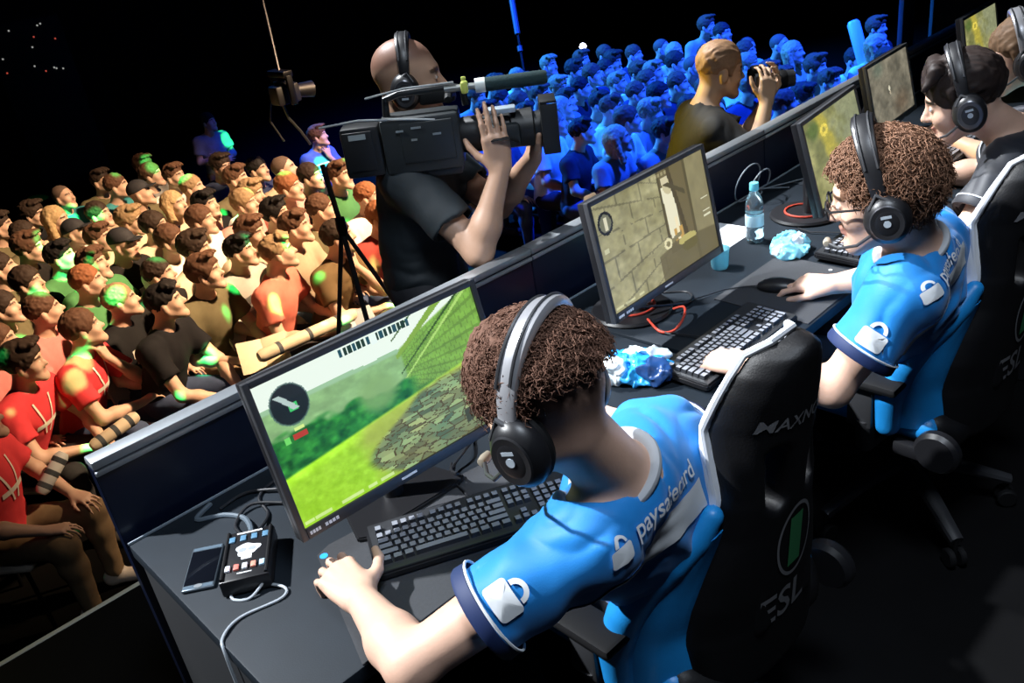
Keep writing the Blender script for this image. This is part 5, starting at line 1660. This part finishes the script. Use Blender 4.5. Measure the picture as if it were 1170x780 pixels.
t = thing('lighting_pole', 'thin pole with a pale sleeve hanging above the blue crowd', 'pole', (8.147, 7.193, -.10))
q = MB(); q.tube([(-.4, -.5, -1.2), (0, 0, 0), (.26, .33, .82), (2.9, 3.6, 9.0)], .018, 8); q.build('shaft', M_steel, t)
q = MB(); q.tube([(.115, .145, .36), (.25, .315, .78)], .040, 12); q.tube([(.045, .06, .145), (.065, .085, .21)], .036, 12); q.build('pale_sleeve', mat('pale_sleeve', (.07, .07, .07), .5), t)
q = MB(); q.lathe([(0, -.05), (.035, -.035), (.05, 0), (.035, .035), (0, .05)], 16)
o = q.build('pilot_lamp', mat('warm_pilot_lamp', (1.0, .93, .80), .5, emit=6)); o.location = (8.83, 6.683, -.014); tag(o, 'single bright pilot lamp above the blue crowd', 'lamp')
q = MB(); q.tube([(0, 0, -1.28), (0, 0, -.06)], .012, 8); o2 = q.build('lamp_post', M_black, o)
t = thing('equipment_rack', 'dark equipment rack with tiny indicator lamps far back at the left', 'equipment rack', (4.05, 14.2, FZ), -.3)
q = MB(); q.box((0, 0, 1.3), (1.1, .6, 2.6), .02); q.build('cabinet', M_black, t)
rs_ = random.Random(5)
for k in range(14):
    q = MB(); q.box((rs_.uniform(-.45, .45), -.31, rs_.uniform(1.7, 2.55)), (.024, .02, .024), .003)
    q.build('indicator_lamp', mat('indicator_' + ('red', 'white')[k % 4 != 0], ((.7, .10, .06), (.55, .55, .5))[k % 4 != 0], .5, emit=.55), t)
t = thing('light_stand', 'thin black stand with two legs before the warm crowd, beside the camera operator', 'stand', (1.80, 1.84, FZ))
q = MB(); q.tube([(.04, .14, 2.20), (0, .03, 1.9), (-.13, -.32, 0)], .014, 8); q.build('leg', M_black, t)
q = MB(); q.tube([(0, .03, 1.9), (.20, -.30, 1.1), (.34, -.50, 0)], .012, 8); q.build('leg', M_black, t)
q = MB(); q.tube([(0, .03, 1.9), (-.2, .6, 0)], .012, 8); q.build('leg', M_black, t)
q = MB(); q.lathe([(0, -.05), (.025, -.04), (.028, 0), (.025, .05), (0, .06)], 14, Matrix.Translation((0, .03, 1.9))); q.build('collar', M_steel, t)
# ---------------------------------------------------------------- audience
CROWD = [
(.10,3.02,'red','dark','lap','person in red shirt at the lower left edge, legs towards the stage','w'),
(0.92,3.80,'red','brown','chin','man in red jersey with a lanyard, hand at his chin','w'),
(0.51,3.63,'red','dark','lap','man in red polo leaning forward with a paper tube, front row','w'),
(0.50,4.08,'pink','brown','lap','man in pink shirt at the left picture edge, behind the red polo','w'),
(1.40,3.62,'black','black','clasp','man in black tee with dark swept hair, front row','w'),
(0.98,5.13,'blackpolo','dark','lap','man in black polo with short dark hair, face turned up','w'),
(1.80,3.85,'olive','brown','stick','man in grey-brown tee with a strap, reading a folded paper','w'),
(1.27,4.06,'blackprint','fair','lap','man in black tee with white print and pale green-lit hair','w'),
(2.27,3.66,'salmon','fair','stick','man in salmon tee holding a long paper tube','w'),
(2.72,3.57,'brownjacket','dark','chin','man in brown jacket, hand at his mouth, nearest the stand','w'),
(3.22,3.73,'maroon','ginger','lap','man in maroon top beside the camera operator','w'),
(3.46,4.24,'white','ginger','lap','fair man in white shirt left of the camera operator\'s shoulder','w'),
(2.19,4.09,'greyprint','black','lap','dark curly-haired man in pale grey printed tee','w'),
(2.00,4.88,'white','brown','lap','man in white shirt with green light on his cheek','w'),
(1.74,5.22,'blackcoat','cap','lap','person in black coat with a green-lit cap','w'),
(1.24,4.58,'greentee_greenlit','ginger','lap','ginger-haired man in green tee','w'),
(1.32,5.41,'greentee_greenlit','black','lap','dark-haired man bowing in green tee','w'),
(2.11,5.46,'cream','dark','lap','dark-haired man in cream shirt, mid block','w'),
(1.24,5.99,'blackcoat','brown','lap','brown-haired person in dark top, third row by left edge','w'),
(0.94,5.65,'olive','dark','lap','dark-haired person in olive top at the left edge','w'),
(1.71,5.67,'cream','brown','lap','man in cream top with green light over his face','w'),
(1.67,6.12,'white','cap','lap','person in white top with a dark cap','w'),
(1.72,6.80,'cream','longfair','lap','woman with long fair hair in cream top','w'),
(1.37,6.52,'olive','dark','lap','dark-haired person in olive top left of the long-fair-haired woman','w'),
(1.29,6.96,'olive','dark','lap','dim person in olive top at left edge, fourth row','w'),
(2.50,5.94,'cream','longfair','lap','person with fair curly hair in cream top','w'),
(2.07,5.91,'cream','fair','lap','fair-haired person in cream top behind the cap','w'),
(2.49,6.68,'olive','cap','lap','person in olive jacket with a cap, upper rows','w'),
(2.91,6.84,'white','brown','lap','brown-haired person in white top, upper rows','w'),
(2.86,7.30,'grey','brown','lap','dim brown-haired person in grey top, second from top row','w'),
(3.01,7.90,'grey','brown','lap','dim person in grey top, topmost of the warm block','w'),
(2.44,7.14,'teal','brown','lap','brown-haired man in teal tee beside the olive jacket','w'),
(2.49,7.74,'olive','dark','lap','dark-haired man in olive top near the dark hall','w'),
(2.05,7.60,'teal','bald','lap','close-cropped man in teal tee in the shadows','w'),
(1.67,7.35,'black','dark','lap','shadowed person in black top at the back left','w'),
(2.82,6.23,'cream','fair','lap','fair-haired person in cream top, upper middle','w'),
(2.60,5.51,'black','black','chin','dark-haired man in black tee, arms drawn in','w'),
(2.78,5.10,'pinktee','fair','lap','fair-haired man in pink tee with green light on his hair','w'),
(3.40,6.81,'navy','dark','lap','dark-haired man in navy top, near the standing man','w'),
(3.48,6.17,'navy','black','lap','black-haired man in navy jacket, upper right rows','w'),
(3.54,5.74,'tan','bald','lap','close-cropped man in tan top, upper right rows','w'),
(3.20,5.07,'pinktee','ginger','lap','ginger-haired man in pink top, upper right rows','w'),
(2.82,4.66,'olive','black','chin','black-haired man in olive jacket, hand to chin, behind the salmon tee','w'),
(3.01,4.25,'olive','brown','lap','brown-haired man in olive top behind the brown jacket','w'),
(3.61,4.88,'greentee_greenlit','brown','lap','man in tee tinted by green light under the blue-lit man','w'),  # green light on him is put into the shirt colour
(3.56,5.31,'black','dark','lap','dark-haired man in black top, upper right of warm block','w'),
(3.04,5.49,'white','fair','lap','fair-haired man in white top between navy jackets','w'),
(1.64,4.28,'blackcoat','dark','lap','dark-haired person bent low in a black coat','w'),
(1.41,4.96,'greentee_greenlit','brown','lap','youth in tee tinted by green light bent low','w'),  # shirt colour stands in for a patch of green light
(2.36,5.08,'white','brown','lap','brown-haired person in white top, behind the strap','w'),
(2.46,4.44,'cream','brown','lap','brown-haired person in cream top, behind the dark curls','w'),
(0.86,4.35,'pink','brown','lap','person in pink top bending between front rows','w'),
(2.63,4.02,'tan','brown','lap','person in tan top left of the brown jacket','w'),
(0.71,4.78,'olive','dark','lap','person in olive top, second row at left edge','w'),
(2.01,4.48,'cream','dark','lap','dark-haired person in cream top, right behind the strap','w'),
(1.99,6.44,'tan','dark','lap','dark-haired person in tan top, back rows','w'),
(3.12,5.91,'olive','brown','lap','brown-haired person in olive top, back rows','w'),
(4.05,8.30,'greycoat','black','stand','man in a grey cardigan standing in the dark behind the warm block','ws'),
(4.20,6.10,'bluecoat_bluelit','brown','standchin','man in a striped blue jacket, tinted blue-lit, standing with a hand at his face','ws'),
(7.35,6.45,'.','fair','lap','','b'),
(7.79,6.33,'white','fair','lap','','b'),
(6.98,5.88,'.','brown','lap','','b'),
(6.86,6.36,'.','dark','lap','','b'),
(6.35,5.68,'.','dark','lap','','b'),
(8.21,6.15,'.','brown','lap','','b'),
(8.66,6.14,'.','brown','lap','','b'),
(8.24,5.65,'.','dark','lap','','b'),
(8.70,5.68,'.','brown','lap','','b'),
(9.13,5.56,'.','bald','lap','','b'),
(8.88,5.17,'.','longfair','lap','','b'),
(7.95,5.01,'.','brown','lap','','b'),
(7.85,5.43,'.','dark','lap','','b'),
(7.34,4.81,'white','fair','lap','','b'),
(7.43,5.26,'.','brown','lap','','b'),
(7.78,5.88,'.','dark','lap','','b'),
(6.93,4.99,'dark','black','lap','','b'),
(6.54,4.38,'.','dark','lap','','b'),
(6.77,3.78,'dark','black','lap','','b'),
(6.42,3.14,'.','dark','lap','','b'),
(7.33,4.38,'.','brown','lap','','b'),
(7.73,4.61,'.','fair','lap','','b'),
(7.94,4.20,'.','bald','lap','','b'),
(7.01,5.43,'.','fair','lap','','b'),
(5.59,4.13,'white','fair','lap','','b'),
(6.30,4.01,'white','brown','stick','','b'),
(9.17,3.87,'.','bald','lap','','b'),
(9.18,4.32,'white','bald','lap','','b'),
(8.79,4.09,'.','brown','lap','','b'),
(8.61,4.50,'.','brown','lap','','b'),
(8.25,3.70,'white','fair','lap','','b'),
(8.04,3.32,'white','brown','lap','','b'),
(7.30,3.94,'.','brown','lap','','b'),
(7.64,2.41,'.','brown','lap','','b'),
(6.76,2.37,'.','brown','lap','','b'),
(7.20,2.44,'.','dark','lap','','b'),
(6.15,4.55,'white','longfair','lap','','b'),
(5.76,4.69,'.','dark','lap','','b'),
(6.16,5.18,'.','brown','lap','','b'),
(6.41,6.18,'.','brown','lap','','b'),
(5.31,5.29,'dark','black','lap','','b'),
(5.52,3.70,'dark','black','lap','','b'),
(5.92,3.49,'.','brown','stick','','b'),
(5.91,3.04,'.','dark','lap','','b'),
(5.69,2.66,'.','brown','lap','','b'),
(5.51,3.26,'.','longfair','lap','','b'),
(8.88,3.52,'.','longfair','lap','','b'),
(8.18,2.86,'.','brown','stick','','b'),
(8.58,2.64,'.','dark','lap','','b'),
(7.74,2.98,'.','brown','lap','','b'),
(7.30,3.05,'.','fair','lap','','b'),
(6.37,3.58,'.','fair','lap','','b'),
(6.93,4.20,'.','brown','lap','','b'),
(6.58,5.28,'.','brown','lap','','b'),
(8.17,4.62,'.','dark','lap','','b'),
(5.75,5.29,'.','dark','lap','','b'),
(5.34,4.59,'.','fair','lap','','b'),
(6.51,4.83,'.','dark','lap','','b'),
(7.19,3.50,'.','brown','lap','','b'),
(8.98,4.74,'.','brown','stand','','bs'),
(8.38,4.11,'.','dark','stand','','bs'),
(7.96,2.10,'white','longfair','stand','','bs'),
(7.55,1.81,'.','dark','stand','','bs'),
(9.02,2.63,'dark','brown','stand','','bs'),
(7.01,1.93,'.','dark','lap','','bs')]
SHIRTS = dict(red=(.62, .05, .06), brown=(.17, .10, .06), black=(.012, .012, .014), blackpolo=(.016, .015, .016), blackprint=(.012, .012, .013), salmon=(.66, .18, .13), brownjacket=(.13, .085, .04), maroon=(.30, .05, .04),
              white=(.72, .70, .66), greyprint=(.42, .40, .36), blackcoat=(.018, .016, .015), greentee_greenlit=(.08, .24, .09), cream=(.60, .50, .36), olive=(.13, .11, .06), grey=(.25, .24, .23), teal=(.05, .24, .26), pink=(.60, .20, .18), pinktee=(.62, .30, .26),  # the green serves real green tees and shirts tinted as green-lit
              navy=(.03, .04, .08), tan=(.42, .32, .22), dark=(.02, .02, .03), greycoat=(.30, .29, .30), bluecoat_bluelit=(.07, .14, .50))  # the blue jacket's colour also carries the blue light falling on it
HAIRC = dict(brown=(.10, .05, .03), dark=(.035, .022, .016), black=(.012, .010, .010), fair=(.30, .20, .11), ginger=(.26, .10, .045), longfair=(.42, .29, .15), cap=(.03, .03, .035), bald=(.12, .08, .06))
M_cskin = mat('audience_skin', (.56, .36, .26), .55, attr='Skin', noise=.05, nscale=40)
M_ctrous = [mat('audience_trousers_%s' % n, c, .85, spec=.12, noise=.2, nscale=30) for n, c in (('khaki', (.20, .14, .08)), ('denim', (.05, .07, .13)), ('charcoal', (.03, .03, .032)))]
M_cshoe = [mat('audience_shoes_pale', (.50, .46, .40), .6), mat('audience_shoes_dark', (.03, .028, .026), .6)]

def crowd_pose(pose):
    J = {}
    if pose.startswith('stand'):
        pel = V3(0, 0, .90); lean = .02; J['nb'] = V3(0, lean, 1.43); base = 1.62
        for sd, g in (('L', -1), ('R', 1)):
            J['hip' + sd] = pel + V3(g * .09, 0, -.02); J['kn' + sd] = V3(g * .11, .03, .49); J['an' + sd] = V3(g * .12, -.02, .09); J['toe' + sd] = V3(g * .15, .16, .03)
    else:
        lean = dict(lap=.06, lap1=.20, lap2=-.05, chin=.16, clasp=.16, stick=.12)[pose]
        pel = V3(0, 0, .53); J['nb'] = V3(0, lean, 1.03 - abs(lean) * .15); base = 1.22
        for sd, g in (('L', -1), ('R', 1)):
            J['hip' + sd] = pel + V3(g * .09, .02, -.01); J['kn' + sd] = V3(g * .16, .43, .52); J['an' + sd] = V3(g * .15, .42, .09); J['toe' + sd] = V3(g * .18, .60, .03)
    J['pel'] = pel
    nb = J['nb']
    for sd, g in (('L', -1), ('R', 1)): J['sh' + sd] = nb + V3(g * .185, -.005, -.045)
    def arm(sd, el, wr, hd, hn=(0, 0, 1)): J['el' + sd] = V3(*el); J['wr' + sd] = V3(*wr); J['hd' + sd] = hd; J['hn' + sd] = hn
    if pose == 'lap':
        arm('L', (-.27, .14, .76), (-.16, .36, .64), (.3, .9, -.2)); arm('R', (.27, .14, .76), (.16, .36, .64), (-.3, .9, -.2))
    elif pose == 'lap1':
        arm('L', (-.25, .34, .70), (-.07, .52, .62), (.5, .8, -.2)); arm('R', (.25, .34, .70), (.06, .50, .64), (-.5, .8, -.2))
    elif pose == 'lap2':
        arm('L', (-.25, .10, .74), (.02, .22, .78), (1, .1, .05), (0, .8, .5)); arm('R', (.25, .10, .74), (-.02, .25, .74), (-1, .1, .05), (0, .8, .5))
    elif pose == 'clasp':
        arm('L', (-.24, .32, .68), (-.06, .55, .52), (.4, .7, -.6)); arm('R', (.24, .32, .68), (.05, .54, .53), (-.4, .7, -.6))
    elif pose == 'chin':
        arm('L', (-.20, .40, .72), (-.05, .30, .98), (.2, -.15, .9), (0, .9, .2)); arm('R', (.25, .30, .70), (.02, .45, .66), (-.8, .4, 0))
    elif pose == 'stick':
        arm('L', (-.26, .22, .70), (-.10, .48, .68), (.6, .7, .1)); arm('R', (.27, .20, .70), (.14, .46, .66), (-.4, .9, 0))
    elif pose == 'stand':
        arm('L', (-.25, .06, 1.13), (.02, .24, 1.17), (1, .2, .05), (0, .9, .3)); arm('R', (.25, .06, 1.13), (-.02, .27, 1.12), (-1, .2, .05), (0, .9, .3))
    elif pose == 'standchin':
        arm('L', (-.20, .20, 1.15), (-.05, .17, 1.38), (.2, -.1, .9), (0, .9, .2)); arm('R', (.25, .06, 1.13), (-.06, .26, 1.13), (-1, .2, .05), (0, .9, .3))
    yaw = math.radians(30 if not pose == 'lap1' else 18)
    f = V3(-math.sin(yaw), math.cos(yaw), .20 if pose != 'lap1' else .02)
    J['head'] = nb + V3(-.02, .075, base - 1.03 if not pose.startswith('stand') else .195)
    J['hf'] = f; J['hu'] = V3(0, -.1, 1)
    return J

PROTO = {}
def crowd_proto(pose):
    """shared meshes of one posture: the body, clothes and shoes"""
    if pose in PROTO: return PROTO[pose]
    J = crowd_pose(pose)
    Mh = frame(J['hf'], J['hu']); hc = J['head']
    ops, M = torso(J, 0, 1.0)
    for sd in 'LR':
        ops += arm_ops(J['sh' + sd], J['el' + sd], J['wr' + sd], 1.0) + leg_ops(J['hip' + sd], J['kn' + sd], J['an' + sd]) + foot_ops(J['an' + sd], J['toe' + sd])
        f_, n_ = nrm(J['hd' + sd]), nrm(J['hn' + sd]); x = np.cross(f_, n_)
        ops += hand_ops(J['wr' + sd], f_, n_, x if sd == 'L' else -x, s=1.05, spread=.16, curl=(.3, .4, .3))
    ops += head_ops(hc, Mh, 1.04, J['nb'], detail=False)
    out = {}
    v, f = surface(ops, .0095); out['body'] = mesh_np('audience_body', relax(v, f, 1, .4), f); out['body'].name = 'audience_body'
    class _o: pass
    q_ = _o(); q_.data = out['body']
    paint(q_, head_paint(hc, Mh, 1.04, (0, 0, 0), (.56, .36, .26), brow=(.07, .04, .025), lips=(.40, .15, .12)))
    ops, M = torso(J, .018, 1.0)
    for sd in 'LR':
        o_, hole = sleeve_ops(J['sh' + sd], J['el' + sd], .62, inf=.018); ops += o_
    nd = nrm(hc - J['nb'])
    ops.append((-1, C(J['nb'] + nd * .045, J['nb'] + nd * .2, .066, .1), .01))
    v, f = surface(ops, .012, wrinkle(.006, 60 + len(PROTO))); out['shirt'] = mesh_np('audience_shirt', relax(v, f, 1), f)
    ops = [(1, EL(J['pel'], (.178, .138, .115)), 0)]
    for sd in 'LR': ops += leg_ops(J['hip' + sd], J['kn' + sd], J['an' + sd], 1.0, .016)
    v, f = surface(ops, .014, wrinkle(.006, 80)); out['trousers'] = mesh_np('audience_trousers', relax(v, f, 1), f)
    out['shoe'] = []
    for sd in 'LR':
        v, f = surface(foot_ops(J['an' + sd], J['toe' + sd], .010), .012); out['shoe'].append(mesh_np('audience_shoe', v, f))
    out['J'] = J; out['Mh'] = Mh
    for k in ('body', 'shirt', 'trousers'): out[k].materials.append(None)
    for m_ in out['shoe']: m_.materials.append(None)
    PROTO[pose] = out
    return out
HAIR = {}
def crowd_hair(pose, kind, seed):
    key = (pose, kind, seed)
    if key in HAIR: return HAIR[key]
    P0 = crowd_proto(pose); hc, Mh = P0['J']['head'], P0['Mh']; s = 1.04
    P = lambda *a: hc + Mh @ (V3(*a) * s)
    if kind == 'bald':
        ops = [(1, EL(P(0, -.014, .050), np.array((.079, .100, .088)) * s, Mh, cuts=[(P(0, 0, .015), Mh @ V3(0, .3, -1)), (P(0, .06, .07), Mh @ V3(0, 1, -.8))]), 0)]
    elif kind == 'cap':
        ops = [(1, EL(P(0, -.008, .058), np.array((.084, .106, .092)) * s, Mh, cuts=[(P(0, 0, .045), Mh @ V3(0, .1, -1))]), 0), (1, EL(P(0, .110, .052), np.array((.066, .065, .010)) * s, Mh), .012)]
    elif kind == 'long':
        ops = [(1, EL(P(0, -.016, .052), np.array((.090, .106, .096)) * s, Mh, cuts=[(P(0, .07, .04), Mh @ V3(0, 1, -.6))]), 0)]
        for sx in (1, -1): ops.append((1, C(P(sx * .080, -.02, .04), P(sx * .090, .0, -.17), .034, .028), .03))
        ops.append((1, C(P(0, -.085, .02), P(0, -.085, -.16), .055, .04), .05))
    else:
        big = (1.0, 1.06, 1.12)[seed % 3]
        ops = [(1, EL(P(0, -.010, .056), np.array((.083 * big, .105 * big, .094 * big)) * s, Mh, cuts=[(P(0, 0, -.02), Mh @ V3(0, .25, -1)), (P(0, .070, .03), Mh @ V3(0, 1, -.9))]), 0)]
        if seed % 2 == 0:
            for x in (-.05, -.015, .02, .05): ops.append((1, C(P(x, .05, .125), P(x * 1.1, .098, .100 + .012 * (seed % 4)), .026, .016), .015))
        for sx in (1, -1): ops.append((-1, EL(P(sx * .085, -.008, -.005), (.02, .026, .036), Mh), .01))
    nz = (lambda X, Y, Z: .005 * vnoise(X * 60, Y * 60, Z * 60, seed) + .004 * vnoise(X * 130, Y * 130, Z * 90, seed + 1)) if kind not in ('cap', 'bald') else None
    v, f = surface(ops, .008, nz)
    me = mesh_np('audience_hair', v, f); me.materials.append(None); HAIR[key] = me
    return me

def put_mesh(name, me, m, parent):
    o = bpy.data.objects.new(name, me); COL.objects.link(o); o.parent = parent
    o.material_slots[0].link = 'OBJECT'; o.material_slots[0].material = m
    return o

def make_seat_chair():
    t = thing('audience_chair', '', 'chair')
    m = mat('white_seat_plastic', (.66, .60, .50), .5)
    q = MB(); q.box((0, .02, .435), (.43, .42, .025), .01); q.build('seat', m, t)
    vs = []; fs = []
    for i in range(9):
        x = -.215 + .43 * i / 8
        for (z, y) in ((.55, -.205), (.86, -.27)):
            for d in (0, .016): vs.append((x, y - .05 * (1 - (x / .215) ** 2) - d, z))
    for i in range(8):
        a = i * 4; b = a + 4
        fs += [(a, b, b + 2, a + 2), (a + 1, a + 3, b + 3, b + 1), (a + 2, b + 2, b + 3, a + 3), (a, a + 1, b + 1, b)]
    fs += [(0, 2, 3, 1), (32, 33, 35, 34)]
    q = MB(); q.raw(vs, fs); q.build('backrest', m, t)
    for sx in (1, -1):
        q = MB(); q.tube([(sx * .20, .20, 0), (sx * .195, .19, .43)], .012, 8); q.build('leg', M_steel, t)
        q = MB(); q.tube([(sx * .20, -.22, 0), (sx * .195, -.19, .43), (sx * .195, -.235, .60)], .012, 8); q.build('leg', M_steel, t)
    return t

PRINTS = {'red', 'blackprint', 'greyprint', 'brown', 'bluecoat_bluelit'}
TREES = {}
def chest_print(so, pose, sh):
    if pose not in TREES:
        me = so.data; TREES[pose] = BVHTree.FromPolygons([v.co.copy() for v in me.vertices], [tuple(p.vertices) for p in me.polygons])
    tree = TREES[pose]; nb = crowd_proto(pose)['J']['nb']
    o = nb + V3(0, .3, -.16); rt, up = (-1, 0, 0), (0, 0, 1)
    mw = mat('pale_print_on_shirt', (.70, .66, .58), .7)
    def band(name, L, R_, n, m, ma): decal(name, grid_band(L, R_, n, m), tree, o, rt, up, ma, so, .006, reach=.5)
    if sh in ('blackprint', 'greyprint'):
        band('chest_print', [(-.10, .03), (-.04, .045), (.03, .035), (.10, .04)], [(-.10, -.03), (-.04, -.02), (.03, -.035), (.10, -.02)], 12, 4, mw if sh == 'blackprint' else mat('dark_print_on_shirt', (.10, .09, .08), .7))
        band('chest_print', [(-.08, -.055), (.08, -.050)], [(-.08, -.080), (.08, -.078)], 8, 3, mw)
    elif sh == 'red':
        band('chest_print', [(-.09, -.02), (.09, -.02)], [(-.09, -.05), (.09, -.05)], 8, 3, mw)
        for s_ in (1, -1): band('lanyard', [(s_ * .065, .13), (s_ * .01, -.10)], [(s_ * .078, .13), (s_ * .022, -.10)], 10, 2, mat('lanyard_cloth', (.75, .70, .60), .7))
    elif sh == 'brown':
        band('strap', [(-.13, .12), (.12, -.22)], [(-.10, .14), (.15, -.20)], 16, 3, mat('strap_black', (.015, .013, .012), .7))
    else:
        for k in range(4): band('stripe', [(-.14, .06 - .06 * k), (.14, .06 - .06 * k)], [(-.14, .04 - .06 * k), (.14, .04 - .06 * k)], 10, 2, mw)
rng = random.Random(11)
ORD = ['first', 'second', 'third', 'fourth', 'fifth', 'sixth', 'seventh', 'eighth', 'ninth', 'tenth', 'eleventh', 'twelfth', 'thirteenth', 'fourteenth', 'fifteenth', 'sixteenth']
blue = sorted([i for i, a in enumerate(CROWD) if a[6] == 'b'], key=lambda i: CROWD[i][1] - .30 * CROWD[i][0])
BL = {}
nrow = 6
for r in range(nrow):
    row = blue[r * len(blue) // nrow:(r + 1) * len(blue) // nrow]
    row.sort(key=lambda i: CROWD[i][0])
    rn = ('front', 'second', 'third', 'fourth', 'fifth', 'back')[r]
    for k, i in enumerate(row):
        a = CROWD[i]
        hn = dict(brown='brown-haired', dark='dark-haired', fair='fair-haired', bald='close-cropped', longfair='long-haired', black='black-haired')[a[3]]
        BL[i] = 'blue-lit %s person%s, %s from the left in the %s row' % (hn, dict(white=' in white', dark=' in black').get(a[2], ''), ORD[k], rn)
BSL = iter(['standing blue-lit person with folded arms, at the top left of the dark gap', 'second standing blue-lit person, right of the one behind the photographer', 'long-haired fair person in white standing near the stage column', 'standing person beside the fair long-haired one, nearest the stage column', 'standing person with dark hair above the fair long-haired one', 'dark-haired person left of the fair long-haired one by the column'])
white_chair = None
FRONT = []
for i, (x, y, sh, hr, pose, lab, cat) in enumerate(CROWD):
    if cat == 'b': lab = BL[i]
    elif cat == 'bs': lab = next(BSL)
    if pose == 'lap': pose = ('lap', 'lap1', 'lap2', 'lap')[(i * 7 + 3) % 4] if cat in 'wb' else pose
    P0 = crowd_proto(pose)
    if sh == '.': sh = ('grey', 'white', 'tan', 'cream', 'grey', 'navy')[(i * 5) % 6]
    aim = math.atan2(-.3 - y, (3.6 + .15 * x if cat[0] == 'w' else 6.5) - x) - PI / 2 + rng.uniform(-.22, .22)
    hd = P0['J']['head']
    px = x - (math.cos(aim) * hd[0] - math.sin(aim) * hd[1]); py = y - (math.sin(aim) * hd[0] + math.cos(aim) * hd[1])
    sc = rng.uniform(.975, 1.03) * dict(ws=.82, bs=.92).get(cat, 1.0)
    t = thing('person', lab, 'person', (px, py, FZ), aim, 'audience in the warm light' if cat[0] == 'w' else 'audience in the blue light')
    t.scale = (sc, sc, sc)
    put_mesh('body', P0['body'], M_cskin, t)
    sho = put_mesh('shirt', P0['shirt'], mat('audience_shirt_' + sh, SHIRTS[sh], .85, spec=.12, noise=.12, nscale=25), t)
    if sh in PRINTS: chest_print(sho, pose, sh)
    put_mesh('trousers', P0['trousers'], M_ctrous[i % 3], t)
    for m_ in P0['shoe']: put_mesh('shoe', m_, M_cshoe[(i // 2) % 2], t)
    kind = dict(longfair='long', cap='cap', bald='bald').get(hr, 'short')
    put_mesh('cap' if kind == 'cap' else 'hair', crowd_hair(pose, kind, i % 4 if kind == 'short' else 0), mat('audience_hair_' + hr, HAIRC[hr], .7, spec=.2, noise=.3, nscale=60), t)
    if cat == 'w':
        if white_chair is None:
            white_chair = make_seat_chair(); c = white_chair
        else: c = copy_tree(white_chair)
        c.location = (px, py, FZ); c.rotation_euler = (0, 0, aim); c['group'] = 'audience chairs'
        c['label'] = 'pale chair of the ' + lab if len(lab.split()) < 13 else 'pale chair of the ' + ' '.join(lab.split()[:12])

# ---------------------------------------------------------------- things the audience holds
M_tube = mat('cream_paper', (.66, .56, .40), .6, noise=.08, nscale=30)
M_ink = mat('dark_ink', (.05, .06, .07), .7)
def tube_stick(name, a, b, r, m, label, marks=0, cat='inflatable stick', mark_mat=None):
    a, b = np.array(a, float), np.array(b, float)
    q = MB(); d = b - a; L = np.linalg.norm(d)
    R = Vector(d).to_track_quat('Z', 'Y').to_matrix().to_4x4(); R.translation = Vector(a)
    q.lathe([(0, 0), (r * .7, .004), (r, .03), (r, L - .03), (r * .7, L - .004), (0, L)], 18, R)
    o = q.build(name, m); tag(o, label, cat)
    for k in range(marks):
        z = L * (.2 + .6 * k / max(1, marks - 1))
        q = MB(); q.lathe([(r, z - .016), (r + .0012, z - .012), (r + .0012, z - .004), (r + .0004, z), (r + .0012, z + .005), (r + .0012, z + .010), (r, z + .014)], 18, R)
        q.build('printed_band', mark_mat or M_ink, o)
    return o
tube_stick('inflatable_stick', (.57, 3.12, -.53), (.885, 3.17, -.49), .040, M_tube, 'cream paper tube with dark print held by the man in red polo', 3)
tube_stick('inflatable_stick', (.225, 3.02, -.60), (.425, 3.08, -.46), .040, mat('pale_tube', (.62, .64, .62), .6), 'pale printed tube held low at the left picture edge', 3)
tube_stick('inflatable_stick', (1.72, 3.20, -.50), (2.50, 3.20, -.51), .045, M_tube, 'long cream tube with dark lettering across the lap of the salmon tee', 3)
def sheet(name, c, rz, tilt, sx, sy, m, label, cat):
    q = MB(); q.box((-sx / 4, 0, .012), (sx / 2, sy, .004), .001, Matrix.Rotation(.12, 4, 'Y')); q.box((sx / 4, 0, .012), (sx / 2, sy, .004), .001, Matrix.Rotation(-.12, 4, 'Y'))
    o = q.build(name, m); o.location = c; o.rotation_euler = (tilt, 0, rz); tag(o, label, cat); return o
sheet('folded_paper', (1.85, 3.40, -.60), -.4, .6, .34, .26, M_tube, 'folded cream paper in the hands of the man in the brown tee', 'paper')
sheet('folder', (2.50, 3.24, -.60), -.3, .5, .30, .20, mat('grey_folder', (.36, .38, .42), .5), 'grey folder on the lap beside the long cream tube', 'folder')
M_bstick = mat('pale_blue_stick', (.55, .62, .70), .35)
tube_stick('inflatable_stick', (6.44, 2.66, -.55), (7.30, 2.75, -.55), .045, M_bstick, 'long pale stick lying across the laps in the front blue row, left of the photographer')
tube_stick('inflatable_stick', (5.85, 3.05, -.50), (6.43, 3.36, -.25), .045, M_bstick, 'pale stick held upright in the blue crowd above the sandstone screen')
tube_stick('inflatable_stick', (8.05, 2.25, -.06), (8.12, 2.45, .42), .06, M_bstick, 'broad blue stick raised at the right of the photographer')
tube_stick('inflatable_stick', (7.32, 2.10, -.35), (8.00, 2.22, -.20), .04, M_bstick, 'blue stick held level right of the photographer\'s lens')
q = MB(); q.prism([(-.12, -.08), (.14, -.10), (.16, -.02), (.02, .16), (-.06, .14)], 0, .012, None, .002)
o = q.build('white_card', mat('white_card', (.72, .76, .80), .6)); o.location = (4.15, 2.35, -.20); o.rotation_euler = (1.2, 0, -.6)
tag(o, 'white cut card held up beside the camera operator\'s arms', 'card')
